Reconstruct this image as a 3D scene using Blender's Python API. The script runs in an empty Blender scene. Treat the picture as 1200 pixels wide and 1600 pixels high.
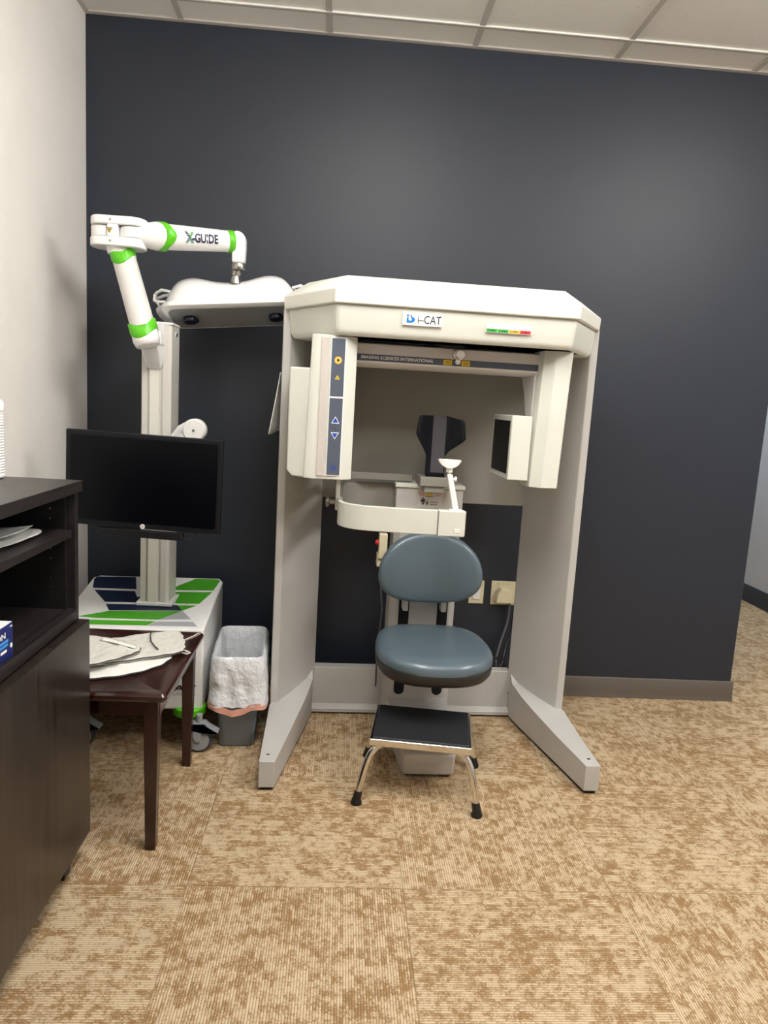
import bpy, bmesh, math, random
from mathutils import Vector, Matrix, noise
random.seed(4)
PI = math.pi
scene = bpy.context.scene
COL = scene.collection

# ---------------------------------------------------------------- camera
cam_d = bpy.data.cameras.new('camera'); cam = bpy.data.objects.new('camera', cam_d); COL.objects.link(cam)
scene.camera = cam
yaw, pitch, roll = 0.0642, 0.1508, 0.0585
fw = Vector((math.sin(yaw)*math.cos(pitch), math.cos(yaw)*math.cos(pitch), -math.sin(pitch)))
r0 = Vector((math.cos(yaw), -math.sin(yaw), 0)); u0 = r0.cross(fw)
rt = r0*math.cos(roll) + u0*math.sin(roll); up = -r0*math.sin(roll) + u0*math.cos(roll)
cam.matrix_world = Matrix(((rt.x, up.x, -fw.x, 1.1323), (rt.y, up.y, -fw.y, -3.2832), (rt.z, up.z, -fw.z, 1.3606), (0, 0, 0, 1)))
cam_d.sensor_fit = 'VERTICAL'; cam_d.sensor_height = 36; cam_d.lens = 1122.36/1600*36
cam_d.clip_start = 0.02

# ---------------------------------------------------------------- world and exposure
w = bpy.data.worlds.new('world'); scene.world = w; w.use_nodes = True
w.node_tree.nodes['Background'].inputs[0].default_value = (0.75, 0.85, 1, 1)
w.node_tree.nodes['Background'].inputs[1].default_value = 0.05
vs = scene.view_settings
vs.view_transform = 'Standard'; vs.look = 'None'; vs.gamma = 1; vs.use_curve_mapping = False
vs.exposure = 0.66
LAMP = 12.5            # strength of the ceiling troffers
LAMP_COL = (1.0, 0.975, 0.935)
DAYLIGHT_COL = (0.80, 0.90, 1.0)

# ---------------------------------------------------------------- materials
def lin(c):
    return tuple(((v/255)/12.92 if v/255 <= .04045 else ((v/255+.055)/1.055)**2.4) for v in c) + (1,)
MATS = {}
def mat(name, rgb, rough=.5, metal=0, spec=.5, emit=None, es=0, coat=0, bump=None, trans=0, mott=0, alpha=1):
    if name in MATS: return MATS[name]
    m = bpy.data.materials.new(name); m.use_nodes = True; MATS[name] = m
    nt = m.node_tree; b = nt.nodes['Principled BSDF']
    b.inputs['Base Color'].default_value = lin(rgb); b.inputs['Roughness'].default_value = rough
    b.inputs['Metallic'].default_value = metal; b.inputs['Specular IOR Level'].default_value = spec
    b.inputs['Coat Weight'].default_value = coat; b.inputs['Coat Roughness'].default_value = .15
    b.inputs['Transmission Weight'].default_value = trans
    b.inputs['Alpha'].default_value = alpha
    if emit: b.inputs['Emission Color'].default_value = (*emit, 1); b.inputs['Emission Strength'].default_value = es
    geo = nt.nodes.new('ShaderNodeNewGeometry')
    if bump:
        sc, st, dist = bump
        n = nt.nodes.new('ShaderNodeTexNoise'); n.inputs['Scale'].default_value = sc; n.inputs['Detail'].default_value = 3
        bp = nt.nodes.new('ShaderNodeBump'); bp.inputs['Strength'].default_value = st; bp.inputs['Distance'].default_value = dist
        nt.links.new(geo.outputs['Position'], n.inputs['Vector']); nt.links.new(n.outputs['Fac'], bp.inputs['Height'])
        nt.links.new(bp.outputs['Normal'], b.inputs['Normal'])
    # faint wear: slight procedural variation of colour
    n2 = nt.nodes.new('ShaderNodeTexNoise'); n2.inputs['Scale'].default_value = 9; n2.inputs['Detail'].default_value = 4
    nt.links.new(geo.outputs['Position'], n2.inputs['Vector'])
    mx = nt.nodes.new('ShaderNodeMix'); mx.data_type = 'RGBA'
    c = Vector(lin(rgb)[:3]); k = .05 if not mott else mott
    mx.inputs[6].default_value = (*(c*(1-k)), 1); mx.inputs[7].default_value = (*[min(1, v*(1+k)) for v in c], 1)
    nt.links.new(n2.outputs['Fac'], mx.inputs[0]); nt.links.new(mx.outputs[2], b.inputs['Base Color'])
    return m

def N(nt, typ, **kw):
    n = nt.nodes.new(typ)
    for k, v in kw.items(): setattr(n, k, v)
    return n
def M(nt, op, a, b=None, c=None, clamp=False):
    n = N(nt, 'ShaderNodeMath', operation=op, use_clamp=clamp)
    for i, v in enumerate((a, b, c)):
        if v is None: continue
        if isinstance(v, (int, float)): n.inputs[i].default_value = v
        else: nt.links.new(v, n.inputs[i])
    return n.outputs[0]
def mixc(nt, f, a, b):
    n = N(nt, 'ShaderNodeMix', data_type='RGBA')
    for i, v in ((0, f), (6, a), (7, b)):
        if isinstance(v, (tuple, float)): n.inputs[i].default_value = v
        else: nt.links.new(v, n.inputs[i])
    return n.outputs[2]

def carpet_material():
    m = bpy.data.materials.new('carpet_tiles'); m.use_nodes = True; nt = m.node_tree; b = nt.nodes['Principled BSDF']
    geo = N(nt, 'ShaderNodeNewGeometry'); sp = N(nt, 'ShaderNodeSeparateXYZ'); nt.links.new(geo.outputs['Position'], sp.inputs[0])
    S = .6047
    tx = M(nt, 'DIVIDE', M(nt, 'ADD', sp.outputs[0], -0.7634+S*20), S); ty = M(nt, 'DIVIDE', M(nt, 'ADD', sp.outputs[1], 1.4371+S*20), S)
    ix = M(nt, 'FLOOR', tx); iy = M(nt, 'FLOOR', ty)
    par = M(nt, 'FLOORED_MODULO', M(nt, 'ADD', ix, iy), 2)       # 1: ribs along Y
    fx = M(nt, 'FRACT', tx); fy = M(nt, 'FRACT', ty)
    def sel(a, c): return M(nt, 'ADD', M(nt, 'MULTIPLY', par, a), M(nt, 'MULTIPLY', M(nt, 'SUBTRACT', 1, par), c))
    u = sel(sp.outputs[1], sp.outputs[0]); v = sel(sp.outputs[0], sp.outputs[1])
    tid = M(nt, 'ADD', M(nt, 'MULTIPLY', ix, 7.31), M(nt, 'MULTIPLY', iy, 3.77))
    P = .0068
    rv = M(nt, 'DIVIDE', v, P); rib = M(nt, 'FLOOR', rv); ribf = M(nt, 'FRACT', rv)
    def noise2(a, c, d, det, rg=.6):
        cv = N(nt, 'ShaderNodeCombineXYZ')
        for i, q in enumerate((a, c, d)): nt.links.new(q, cv.inputs[i])
        n = N(nt, 'ShaderNodeTexNoise'); n.inputs['Scale'].default_value = 1; n.inputs['Detail'].default_value = det; n.inputs['Roughness'].default_value = rg
        nt.links.new(cv.outputs[0], n.inputs['Vector']); return n.outputs['Fac']
    # frayed yarn dashes, one row per rib
    n1o = noise2(M(nt, 'MULTIPLY', u, 62), M(nt, 'MULTIPLY', rib, 3.17), tid, 3, .75)
    fine = noise2(M(nt, 'MULTIPLY', u, 190), M(nt, 'MULTIPLY', v, 420), tid, 1)
    # blocks of darker yarn about four ribs wide
    grp = M(nt, 'FLOOR', M(nt, 'DIVIDE', rib, 4))
    blk = noise2(M(nt, 'MULTIPLY', u, 27), M(nt, 'ADD', M(nt, 'MULTIPLY', grp, 5.73), M(nt, 'MULTIPLY', rib, .12)), tid, 1)
    big = noise2(M(nt, 'MULTIPLY', u, 7), M(nt, 'MULTIPLY', v, 7), tid, 1)
    third = M(nt, 'MULTIPLY', M(nt, 'LESS_THAN', M(nt, 'FLOORED_MODULO', rib, 3), .5), .16)
    s = M(nt, 'ADD', M(nt, 'ADD', M(nt, 'MULTIPLY', M(nt, 'ADD', M(nt, 'SUBTRACT', n1o, .5), M(nt, 'MULTIPLY', M(nt, 'SUBTRACT', fine, .5), .9)), 2.3), M(nt, 'MULTIPLY', M(nt, 'SUBTRACT', blk, .47), 2.3)), M(nt, 'ADD', M(nt, 'MULTIPLY', M(nt, 'SUBTRACT', big, .5), 1.0), third))
    f = M(nt, 'MULTIPLY', M(nt, 'ADD', s, .30), 1.3, clamp=True)
    fib = N(nt, 'ShaderNodeTexNoise'); fib.inputs['Scale'].default_value = 700; nt.links.new(geo.outputs['Position'], fib.inputs['Vector'])
    col = mixc(nt, f, lin((163, 130, 90)), lin((228, 206, 172)))
    col = mixc(nt, M(nt, 'MULTIPLY', M(nt, 'SUBTRACT', fib.outputs['Fac'], .3), .9, clamp=True), col, lin((128, 98, 66)))
    # grooves between ribs and seams between tiles
    prof_ = M(nt, 'SINE', M(nt, 'MULTIPLY', ribf, PI))
    g = M(nt, 'MULTIPLY', M(nt, 'SUBTRACT', 1, M(nt, 'POWER', prof_, .6)), .62)
    col = mixc(nt, g, col, lin((84, 62, 38)))
    ex = M(nt, 'MINIMUM', M(nt, 'MINIMUM', fx, M(nt, 'SUBTRACT', 1, fx)), M(nt, 'MINIMUM', fy, M(nt, 'SUBTRACT', 1, fy)))
    seam = M(nt, 'MULTIPLY', M(nt, 'LESS_THAN', ex, .003), .35)
    col = mixc(nt, seam, col, lin((110, 84, 54)))
    nt.links.new(col, b.inputs['Base Color']); b.inputs['Roughness'].default_value = .95; b.inputs['Specular IOR Level'].default_value = .15
    h = M(nt, 'SUBTRACT', M(nt, 'ADD', prof_, M(nt, 'MULTIPLY', n1o, .9)), M(nt, 'MULTIPLY', seam, 2))
    bp = N(nt, 'ShaderNodeBump'); bp.inputs['Strength'].default_value = .5; bp.inputs['Distance'].default_value = .002
    nt.links.new(h, bp.inputs['Height']); nt.links.new(bp.outputs['Normal'], b.inputs['Normal'])
    return m

def ceiling_material():
    m = bpy.data.materials.new('acoustic_tile'); m.use_nodes = True; nt = m.node_tree; b = nt.nodes['Principled BSDF']
    geo = N(nt, 'ShaderNodeNewGeometry')
    n = N(nt, 'ShaderNodeTexNoise'); n.inputs['Scale'].default_value = 130; n.inputs['Detail'].default_value = 2; nt.links.new(geo.outputs['Position'], n.inputs['Vector'])
    n2 = N(nt, 'ShaderNodeTexNoise'); n2.inputs['Scale'].default_value = 420; n2.inputs['Detail'].default_value = 2; nt.links.new(geo.outputs['Position'], n2.inputs['Vector'])
    f = M(nt, 'MULTIPLY', M(nt, 'SUBTRACT', n.outputs['Fac'], .665), 14, clamp=True)
    col = mixc(nt, M(nt, 'MULTIPLY', f, .4), mixc(nt, n2.outputs['Fac'], lin((228, 225, 218)), lin((246, 244, 238))), lin((120, 112, 100)))
    nt.links.new(col, b.inputs['Base Color']); b.inputs['Roughness'].default_value = .95
    bp = N(nt, 'ShaderNodeBump'); bp.inputs['Strength'].default_value = .5; bp.inputs['Distance'].default_value = .003
    nt.links.new(M(nt, 'SUBTRACT', M(nt, 'MULTIPLY', n2.outputs['Fac'], .3), f), bp.inputs['Height']); nt.links.new(bp.outputs['Normal'], b.inputs['Normal'])
    return m

def wood_material(name, c1, c2, axis, rough=.4, coat=0, scale=1):
    m = bpy.data.materials.new(name); m.use_nodes = True; nt = m.node_tree; b = nt.nodes['Principled BSDF']
    geo = N(nt, 'ShaderNodeNewGeometry'); mp = N(nt, 'ShaderNodeMapping')
    s = [70*scale]*3; s[axis] = 2.2*scale; mp.inputs['Scale'].default_value = s
    nt.links.new(geo.outputs['Position'], mp.inputs[0])
    n = N(nt, 'ShaderNodeTexNoise'); n.inputs['Scale'].default_value = 1; n.inputs['Detail'].default_value = 6; n.inputs['Roughness'].default_value = .65
    nt.links.new(mp.outputs[0], n.inputs['Vector'])
    f = M(nt, 'MULTIPLY', M(nt, 'SUBTRACT', n.outputs['Fac'], .35), 3, clamp=True)
    nt.links.new(mixc(nt, f, lin(c1), lin(c2)), b.inputs['Base Color'])
    b.inputs['Roughness'].default_value = rough; b.inputs['Coat Weight'].default_value = coat; b.inputs['Coat Roughness'].default_value = .2
    bp = N(nt, 'ShaderNodeBump'); bp.inputs['Strength'].default_value = .15; bp.inputs['Distance'].default_value = .001
    nt.links.new(n.outputs['Fac'], bp.inputs['Height']); nt.links.new(bp.outputs['Normal'], b.inputs['Normal'])
    return m

def carbon_material():
    m = bpy.data.materials.new('carbon_weave'); m.use_nodes = True; nt = m.node_tree; b = nt.nodes['Principled BSDF']
    geo = N(nt, 'ShaderNodeNewGeometry'); sp = N(nt, 'ShaderNodeSeparateXYZ'); nt.links.new(geo.outputs['Position'], sp.inputs[0])
    d = M(nt, 'FRACT', M(nt, 'MULTIPLY', M(nt, 'ADD', sp.outputs[0], sp.outputs[2]), 170))
    f = M(nt, 'LESS_THAN', d, .5)
    nt.links.new(mixc(nt, f, lin((6, 8, 14)), lin((18, 21, 30))), b.inputs['Base Color'])
    b.inputs['Roughness'].default_value = .5; b.inputs['Specular IOR Level'].default_value = .25
    return m

NAVYW = mat('navy_wall_paint', (37, 43, 54), rough=.46, spec=.5, bump=(260, .35, .0016), mott=.03)
WHITEW = mat('white_wall_paint', (228, 224, 219), rough=.8, bump=(190, .4, .0018))
COOLW = mat('far_wall_paint', (205, 207, 212), rough=.8, bump=(190, .3, .0018))
TRIM = mat('taupe_vinyl', (98, 90, 82), rough=.45)
TRIMD = mat('dark_vinyl', (48, 51, 58), rough=.5)
CARPET = carpet_material(); CEIL = ceiling_material()
TBAR = mat('tbar_paint', (196, 190, 184), rough=.5)
TBARW = mat('tile_edge_white', (246, 244, 238), rough=.5)
LAMPM = mat('lamp_diffuser', (240, 240, 235), emit=LAMP_COL, es=LAMP)
DAYLIGHTM = mat('added_daylight_diffuser', (240, 240, 245), emit=DAYLIGHT_COL, es=LAMP*.6)
CREAM = mat('cream_plastic', (215, 216, 206), rough=.42)
CREAM2 = mat('cream_cap', (232, 231, 220), rough=.38)
GREYP = mat('grey_powder_coat', (190, 188, 184), rough=.5)
PANEL_SHADED = mat('shade_darkened_grey', (140, 137, 129), rough=.55)  # feet's grey, darkened to carry the header's shade on the back panel
BEAMM = mat('pale_beam', (218, 213, 210), rough=.45)
STRIPG = mat('grey_strip', (200, 192, 186), rough=.5)
SLATE = mat('slate_panel', (84, 92, 106), rough=.4)
BLACK = mat('black_plastic', (20, 20, 22), rough=.4)
DARK = mat('black_void', (8, 8, 9), rough=.8)
WINDOW = mat('dark_window', (14, 16, 22), rough=.45, spec=.25)
CARBON = carbon_material()
CARBONG = mat('carbon_spine', (74, 74, 80), rough=.45)
VINYL = mat('slate_blue_vinyl', (86, 102, 112), rough=.32, bump=(220, .25, .0008), coat=.25)
RUBBERP = mat('seat_shell', (38, 36, 34), rough=.45)
CHROME = mat('chrome', (225, 222, 215), rough=.12, metal=1)
STEEL = mat('brushed_steel', (170, 168, 162), rough=.3, metal=1)
WHITEP = mat('white_gloss_plastic', (242, 242, 242), rough=.25, coat=.3)
WHITEM = mat('white_matt', (236, 236, 234), rough=.55)
GREEN = mat('green_plastic', (92, 196, 28), rough=.35)
GREENP = mat('green_print', (74, 168, 36), rough=.4)
NAVYP = mat('navy_print', (16, 34, 66), rough=.4)
GREYPR = mat('grey_print', (168, 172, 178), rough=.4)
NAVYT = mat('navy_text', (26, 28, 70), rough=.4)
TEXTW = mat('white_text', (240, 240, 240), rough=.5)
TEXTB = mat('black_text', (22, 22, 24), rough=.5)
TEXTG = mat('grey_text', (135, 135, 138), rough=.5)
BLUE = mat('logo_blue', (20, 118, 190), rough=.4)
BTN = mat('button_blue', (30, 75, 190), rough=.35)
YELLOW = mat('label_yellow', (245, 205, 50), rough=.5)
ORANGE = mat('ring_orange', (250, 190, 90), rough=.4)
RED = mat('label_red', (222, 52, 62), rough=.45)
AMBER = mat('label_amber', (245, 180, 70), rough=.45)
LGREEN = mat('label_green', (60, 165, 70), rough=.45)
REDTXT = mat('red_print', (205, 120, 90), rough=.5)
COLUMN = mat('anodised_column', (214, 211, 205), rough=.4)
SCREEN = mat('screen_glass', (3, 4, 9), rough=.3, spec=.2)
BEZEL = mat('bezel_black', (16, 18, 22), rough=.45, spec=.3)
PERF = mat('perforated_grey', (150, 152, 154), rough=.6)
LENS = mat('lens_dark_blue', (14, 18, 42), rough=.3)
CABT = wood_material('espresso_top', (26, 23, 24), (48, 43, 42), 1, rough=.34)
CABD = wood_material('espresso_door', (24, 19, 18), (54, 45, 39), 2, rough=.3)
CABI = mat('black_laminate', (10, 10, 12), rough=.6)
CHERRY = wood_material('dark_cherry', (34, 12, 11), (58, 25, 21), 1, rough=.22, coat=.3, scale=.5)
CLOTH = mat('grey_apron_cloth', (212, 210, 202), rough=.85, bump=(42, .8, .012))
CLOTHW = mat('white_cloth', (238, 237, 232), rough=.85, bump=(60, .7, .006))
PIPING = mat('dark_piping', (70, 70, 66), rough=.7)
PAPER = mat('white_paper', (232, 232, 230), rough=.7)
BIN = mat('grey_bin', (124, 133, 142), rough=.5)
LINER = mat('bin_liner', (236, 239, 243), rough=.32, alpha=.88, spec=.6, bump=(22, .8, .02))
DRAW = mat('pink_drawstring', (232, 168, 150), rough=.4, alpha=.9)
PLATE = mat('outlet_ivory', (222, 212, 178), rough=.4)
CABLE = mat('grey_cable', (98, 98, 98), rough=.5)
CASTER = mat('caster_grey', (150, 152, 155), rough=.45)
TYRE = mat('caster_tyre', (62, 64, 68), rough=.6)
BOXB = mat('box_navy', (24, 36, 104), rough=.4)
BOXW = mat('box_white', (235, 236, 238), rough=.45)
LBLUE = mat('box_light_blue', (70, 150, 225), rough=.4)
RIBM = mat('step_rubber', (36, 38, 42), rough=.5, bump=(60, .4, .001), mott=.2)

# ---------------------------------------------------------------- mesh builder
class MB:
    def __init__(s): s.v = []; s.f = []; s.m = []
    def add(s, verts, faces, mi=0):
        o = len(s.v); s.v += [Vector(q) for q in verts]; s.f += [tuple(i+o for i in f) for f in faces]; s.m += [mi]*len(faces)
    def box(s, x0, x1, y0, y1, z0, z1, mi=0):
        s.add([(x0, y0, z0), (x1, y0, z0), (x1, y1, z0), (x0, y1, z0), (x0, y0, z1), (x1, y0, z1), (x1, y1, z1), (x0, y1, z1)],
              [(0, 3, 2, 1), (4, 5, 6, 7), (0, 1, 5, 4), (1, 2, 6, 5), (2, 3, 7, 6), (3, 0, 4, 7)], mi)
    def loft(s, rings, mi=0, cap=True, closed=False):
        n = len(rings[0]); vs = [p for r in rings for p in r]; fs = []
        R = len(rings)
        for k in range(R if closed else R-1):
            a = k*n; b = ((k+1) % R)*n
            for i in range(n):
                j = (i+1) % n; fs.append((a+i, a+j, b+j, b+i))
        if cap and not closed:
            fs.append(tuple(range(n-1, -1, -1))); fs.append(tuple((R-1)*n+i for i in range(n)))
        s.add(vs, fs, mi)
    def prism(s, poly, axis, a0, a1, mi=0):
        def P(p, a):
            return {'z': (p[0], p[1], a), 'y': (p[0], a, p[1]), 'x': (a, p[0], p[1])}[axis]
        s.loft([[P(p, a0) for p in poly], [P(p, a1) for p in poly]], mi)
    def tube(s, path, r, n=12, mi=0, cap=True, closed=False, flat=1.0):
        path = [Vector(p) for p in path]; R = r if isinstance(r, (list, tuple)) else [r]*len(path)
        rings = []; nrm = None; L = len(path)
        for i, p in enumerate(path):
            if closed: t = (path[(i+1) % L]-path[i-1]).normalized()
            else: t = (path[min(i+1, L-1)]-path[max(i-1, 0)]).normalized()
            if nrm is None: nrm = t.orthogonal().normalized()
            else: nrm = (nrm - t*nrm.dot(t)).normalized()
            bn = t.cross(nrm)
            rings.append([p+(nrm*math.cos(2*PI*k/n)+bn*math.sin(2*PI*k/n)*flat)*R[i] for k in range(n)])
        s.loft(rings, mi, cap, closed)
    def cyl(s, p0, p1, r0, r1=None, n=24, mi=0):
        s.tube([p0, p1], [r0, r0 if r1 is None else r1], n, mi)
    def lathe(s, prof, c, axis='z', n=32, mi=0):
        rings = []
        for r, h in prof:
            ring = []
            for k in range(n):
                a = 2*PI*k/n; x, y = r*math.cos(a), r*math.sin(a)
                ring.append({'z': (c[0]+x, c[1]+y, c[2]+h), 'y': (c[0]+x, c[1]+h, c[2]+y), 'x': (c[0]+h, c[1]+x, c[2]+y)}[axis])
            rings.append(ring)
        s.loft(rings, mi)
    def poly(s, pts, mi=0): s.add(pts, [tuple(range(len(pts)))], mi)
    def grid(s, fn, nu, nv, mi=0):
        vs = [fn(i/nu, j/nv) for j in range(nv+1) for i in range(nu+1)]
        fs = [(j*(nu+1)+i, j*(nu+1)+i+1, (j+1)*(nu+1)+i+1, (j+1)*(nu+1)+i) for j in range(nv) for i in range(nu)]
        s.add(vs, fs, mi)
    def move(s, d): s.v = [q+Vector(d) for q in s.v]; return s
    def rot(s, ang, axis, c=(0, 0, 0)):
        m = Matrix.Rotation(ang, 3, axis); c = Vector(c); s.v = [m@(q-c)+c for q in s.v]; return s

ORG = {}
def build(name, mb, mats, parent=None, bevel=0, seg=2, smooth=38, sub=0, label=None, world=True, solid=0, fixn=True):
    me = bpy.data.meshes.new(name)
    off = ORG.get(parent.name, Vector()) if parent else Vector()
    vs = [q-off for q in mb.v] if world else mb.v
    me.from_pydata(vs, [], mb.f); me.update()
    if not isinstance(mats, (list, tuple)): mats = [mats]
    for m in mats: me.materials.append(m)
    me.polygons.foreach_set('material_index', mb.m)
    if fixn:
        bm = bmesh.new(); bm.from_mesh(me); bmesh.ops.recalc_face_normals(bm, faces=bm.faces); bm.to_mesh(me); bm.free()
    if smooth:
        me.polygons.foreach_set('use_smooth', [True]*len(me.polygons)); me.set_sharp_from_angle(angle=math.radians(smooth))
    o = bpy.data.objects.new(name, me); COL.objects.link(o)
    if parent: o.parent = parent; ORG[o.name] = off.copy()
    if solid:
        md = o.modifiers.new('solid', 'SOLIDIFY'); md.thickness = solid; md.offset = 0
    if bevel:
        md = o.modifiers.new('bevel', 'BEVEL'); md.width = bevel; md.segments = seg; md.limit_method = 'ANGLE'; md.angle_limit = math.radians(38); md.harden_normals = True
    if sub:
        md = o.modifiers.new('sub', 'SUBSURF'); md.levels = sub; md.render_levels = sub
    if label: o['label'] = label
    return o
def thing(name, label, cat, loc=(0, 0, 0), rz=0, group=None, local=False):
    o = bpy.data.objects.new(name, None); COL.objects.link(o); o.location = loc; o.rotation_euler = (0, 0, rz)
    o.empty_display_size = .1
    o['label'] = label; o['category'] = cat
    if group: o['group'] = group
    ORG[o.name] = Vector() if local else Vector(loc)
    return o
def tag(o, label, cat, group=None):
    o['label'] = label; o['category'] = cat
    if group: o['group'] = group
    return o
def struct(name, mb, m, **kw):
    o = build(name, mb, m, **kw); o['kind'] = 'structure'; return o

def text_mb(body, width, height, center, mi=0, face='-y', depth=.0006, shear=0, tilt=0, bold=0):
    """letters as solid faces, scaled into width x height about center, facing -Y (or +X or +Z)"""
    cu = bpy.data.curves.new('txt', 'FONT'); cu.body = body; cu.extrude = 0; cu.resolution_u = 3; cu.offset = bold
    ob = bpy.data.objects.new('txt', cu); COL.objects.link(ob)
    me = bpy.data.meshes.new_from_object(ob.evaluated_get(bpy.context.evaluated_depsgraph_get()))
    xs = [q.co.x for q in me.vertices]; ys = [q.co.y for q in me.vertices]
    x0, x1, y0, y1 = min(xs), max(xs), min(ys), max(ys); vs = []
    for q in me.vertices:
        a = ((q.co.x-x0)/(x1-x0)-.5)*width; b = ((q.co.y-y0)/(y1-y0)-.5)*height
        a += shear*b; a, b = a*math.cos(tilt)-b*math.sin(tilt), a*math.sin(tilt)+b*math.cos(tilt)
        if face == '-y': vs.append((center[0]+a, center[1]-depth, center[2]+b))
        elif face == '+x': vs.append((center[0]+depth, center[1]+a, center[2]+b))
    fs = [tuple(p.vertices) for p in me.polygons]
    bpy.data.objects.remove(ob); bpy.data.curves.remove(cu); bpy.data.meshes.remove(me)
    mb = MB(); mb.add(vs, fs, mi); return mb

def rrect(cx, cy, hx, hy, r, z, n=6, ang=0):
    pts = []
    for (sx, sy, a0) in ((1, 1, 0), (-1, 1, PI/2), (-1, -1, PI), (1, -1, 3*PI/2)):
        for k in range(n+1):
            a = a0+PI/2*k/n; x = sx*(hx-r)+r*math.cos(a); y = sy*(hy-r)+r*math.sin(a)
            pts.append((cx+x*math.cos(ang)-y*math.sin(ang), cy+x*math.sin(ang)+y*math.cos(ang), z))
    return pts

def dense(pts, step=.012):
    out = []; n = len(pts)
    for i in range(n):
        a, c = Vector(pts[i]), Vector(pts[(i+1) % n]); k = max(1, int(round((c-a).length/step)))
        for q in range(k): out.append(tuple(a.lerp(c, q/k)))
    return out

def smooth_loop(pts, k=6):
    out = []; n = len(pts)
    for i in range(n):
        p0, p1, p2, p3 = (Vector(pts[(i+j-1) % n]) for j in range(4))
        for s in range(k):
            t = s/k
            out.append(.5*((2*p1)+(-p0+p2)*t+(2*p0-5*p1+4*p2-p3)*t*t+(-p0+3*p1-3*p2+p3)*t**3))
    return out

# ================================================================ THE ROOM
H = 2.87; XR = 4.33; YB = -6.0; YF = 4.0; XE = 3.108
b = MB(); b.box(0, XR, YB, YF, -.05, 0); struct('floor', b, CARPET, smooth=0)
b = MB(); b.box(0, XR, YB, YF, H, H+.05); struct('ceiling', b, CEIL, smooth=0)
b = MB(); b.box(0, XE, 0, .13, 0, H); struct('wall_back', b, NAVYW, bevel=.003)
b = MB(); b.box(-.1, 0, YB, YF, 0, H); struct('wall_left', b, WHITEW, smooth=0)
b = MB(); b.box(XR, XR+.1, YB, YF, 0, H); struct('wall_right', b, COOLW, smooth=0)
b = MB(); b.box(0, XR, YB-.1, YB, 0, H); struct('wall_rear', b, WHITEW, smooth=0)
b = MB(); b.box(0, XR, YF, YF+.1, 0, H); struct('wall_far', b, COOLW, smooth=0)
# vinyl cove base: profile extruded along each wall
def cove(name, pts, m, z=.1):
    prof = [(.004, z), (.009, z-.008), (.009, .03), (.014, .008), (.016, 0), (0, 0), (0, z)]
    b = MB()
    for (p, q, nx, ny) in pts:
        rings = []
        for (px, py) in (p, q): rings.append([(px+nx*d, py+ny*d, zz) for d, zz in prof])
        b.loft(rings)
    struct(name, b, m, bevel=.0015)
cove('baseboard_back', [((0.02, 0), (XE+.012, 0), 0, -1), ((XE, -.0), (XE, .13), 1, 0)], TRIM)
cove('baseboard_left', [((0, YB), (0, -.02), 1, 0)], TRIM)
cove('baseboard_right', [((XR, YB), (XR, YF), -1, 0)], TRIMD, z=.13)
# ceiling grid
b = MB(); x = .3916-.61
k = 0
while x < XR:
    if x > .02: b.box(x-.012, x+.012, YB, -.002, H-.006, H+.001)
    x += .61
for j in range(5):
    y = -.1741-1.22*j; b.box(0, XR, y-.012, y+.012, H-.005, H+.001)
struct('trim_1', b, TBAR, smooth=0)
b = MB(); b.box(0, XE, -.022, -.0005, H-.007, H+.001); b.box(.0005, .02, YB, -.022, H-.007, H+.001); struct('trim_2', b, TBAR, smooth=0)
b = MB(); b.box(.02, XE, -.1741-.0125, -.1741-.005, H-.0075, H-.0015); struct('trim_3', b, TBARW, smooth=0)

def troffer(x0, y0, m, label):
    grp = 'troffers in the ceiling'
    cx, cy = x0+.305, y0+.61
    t = thing('ceiling_light', label, 'ceiling light', (cx, cy, H), group=grp)
    f = MB()
    for a in ((x0+.014, x0+.05, y0+.014, y0+1.206), (x0+.56, x0+.596, y0+.014, y0+1.206), (x0+.05, x0+.56, y0+.014, y0+.05), (x0+.05, x0+.56, y0+1.17, y0+1.206)):
        f.box(*a, H-.012, H-.0005)
    build('lamp_frame', f, WHITEM, t, bevel=.002)
    d = MB(); d.prism([(x0+.05, H-.004), (x0+.04, H-.17), (x0+.12, H-.22), (x0+.49, H-.22), (x0+.57, H-.17), (x0+.56, H-.004)], 'y', y0+.05, y0+1.17); build('deep_diffuser', d, m, t, smooth=0)  # unseen body deepened below the frame so its glow brightens the ceiling
X0 = .3916
troffer(X0+.61, -1.394-1.22, LAMPM, 'lit troffer hung deep to brighten the ceiling in front of the navy wall')
troffer(X0+.61*4, -1.394-1.22, LAMPM, 'lit troffer hung deep to brighten the ceiling near the open right side')
troffer(X0+.61*5-.05, 1.2, DAYLIGHTM, 'added cool lamp standing in for daylight beyond the navy wall')  # added lamp in place of daylight from an unseen window

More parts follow.
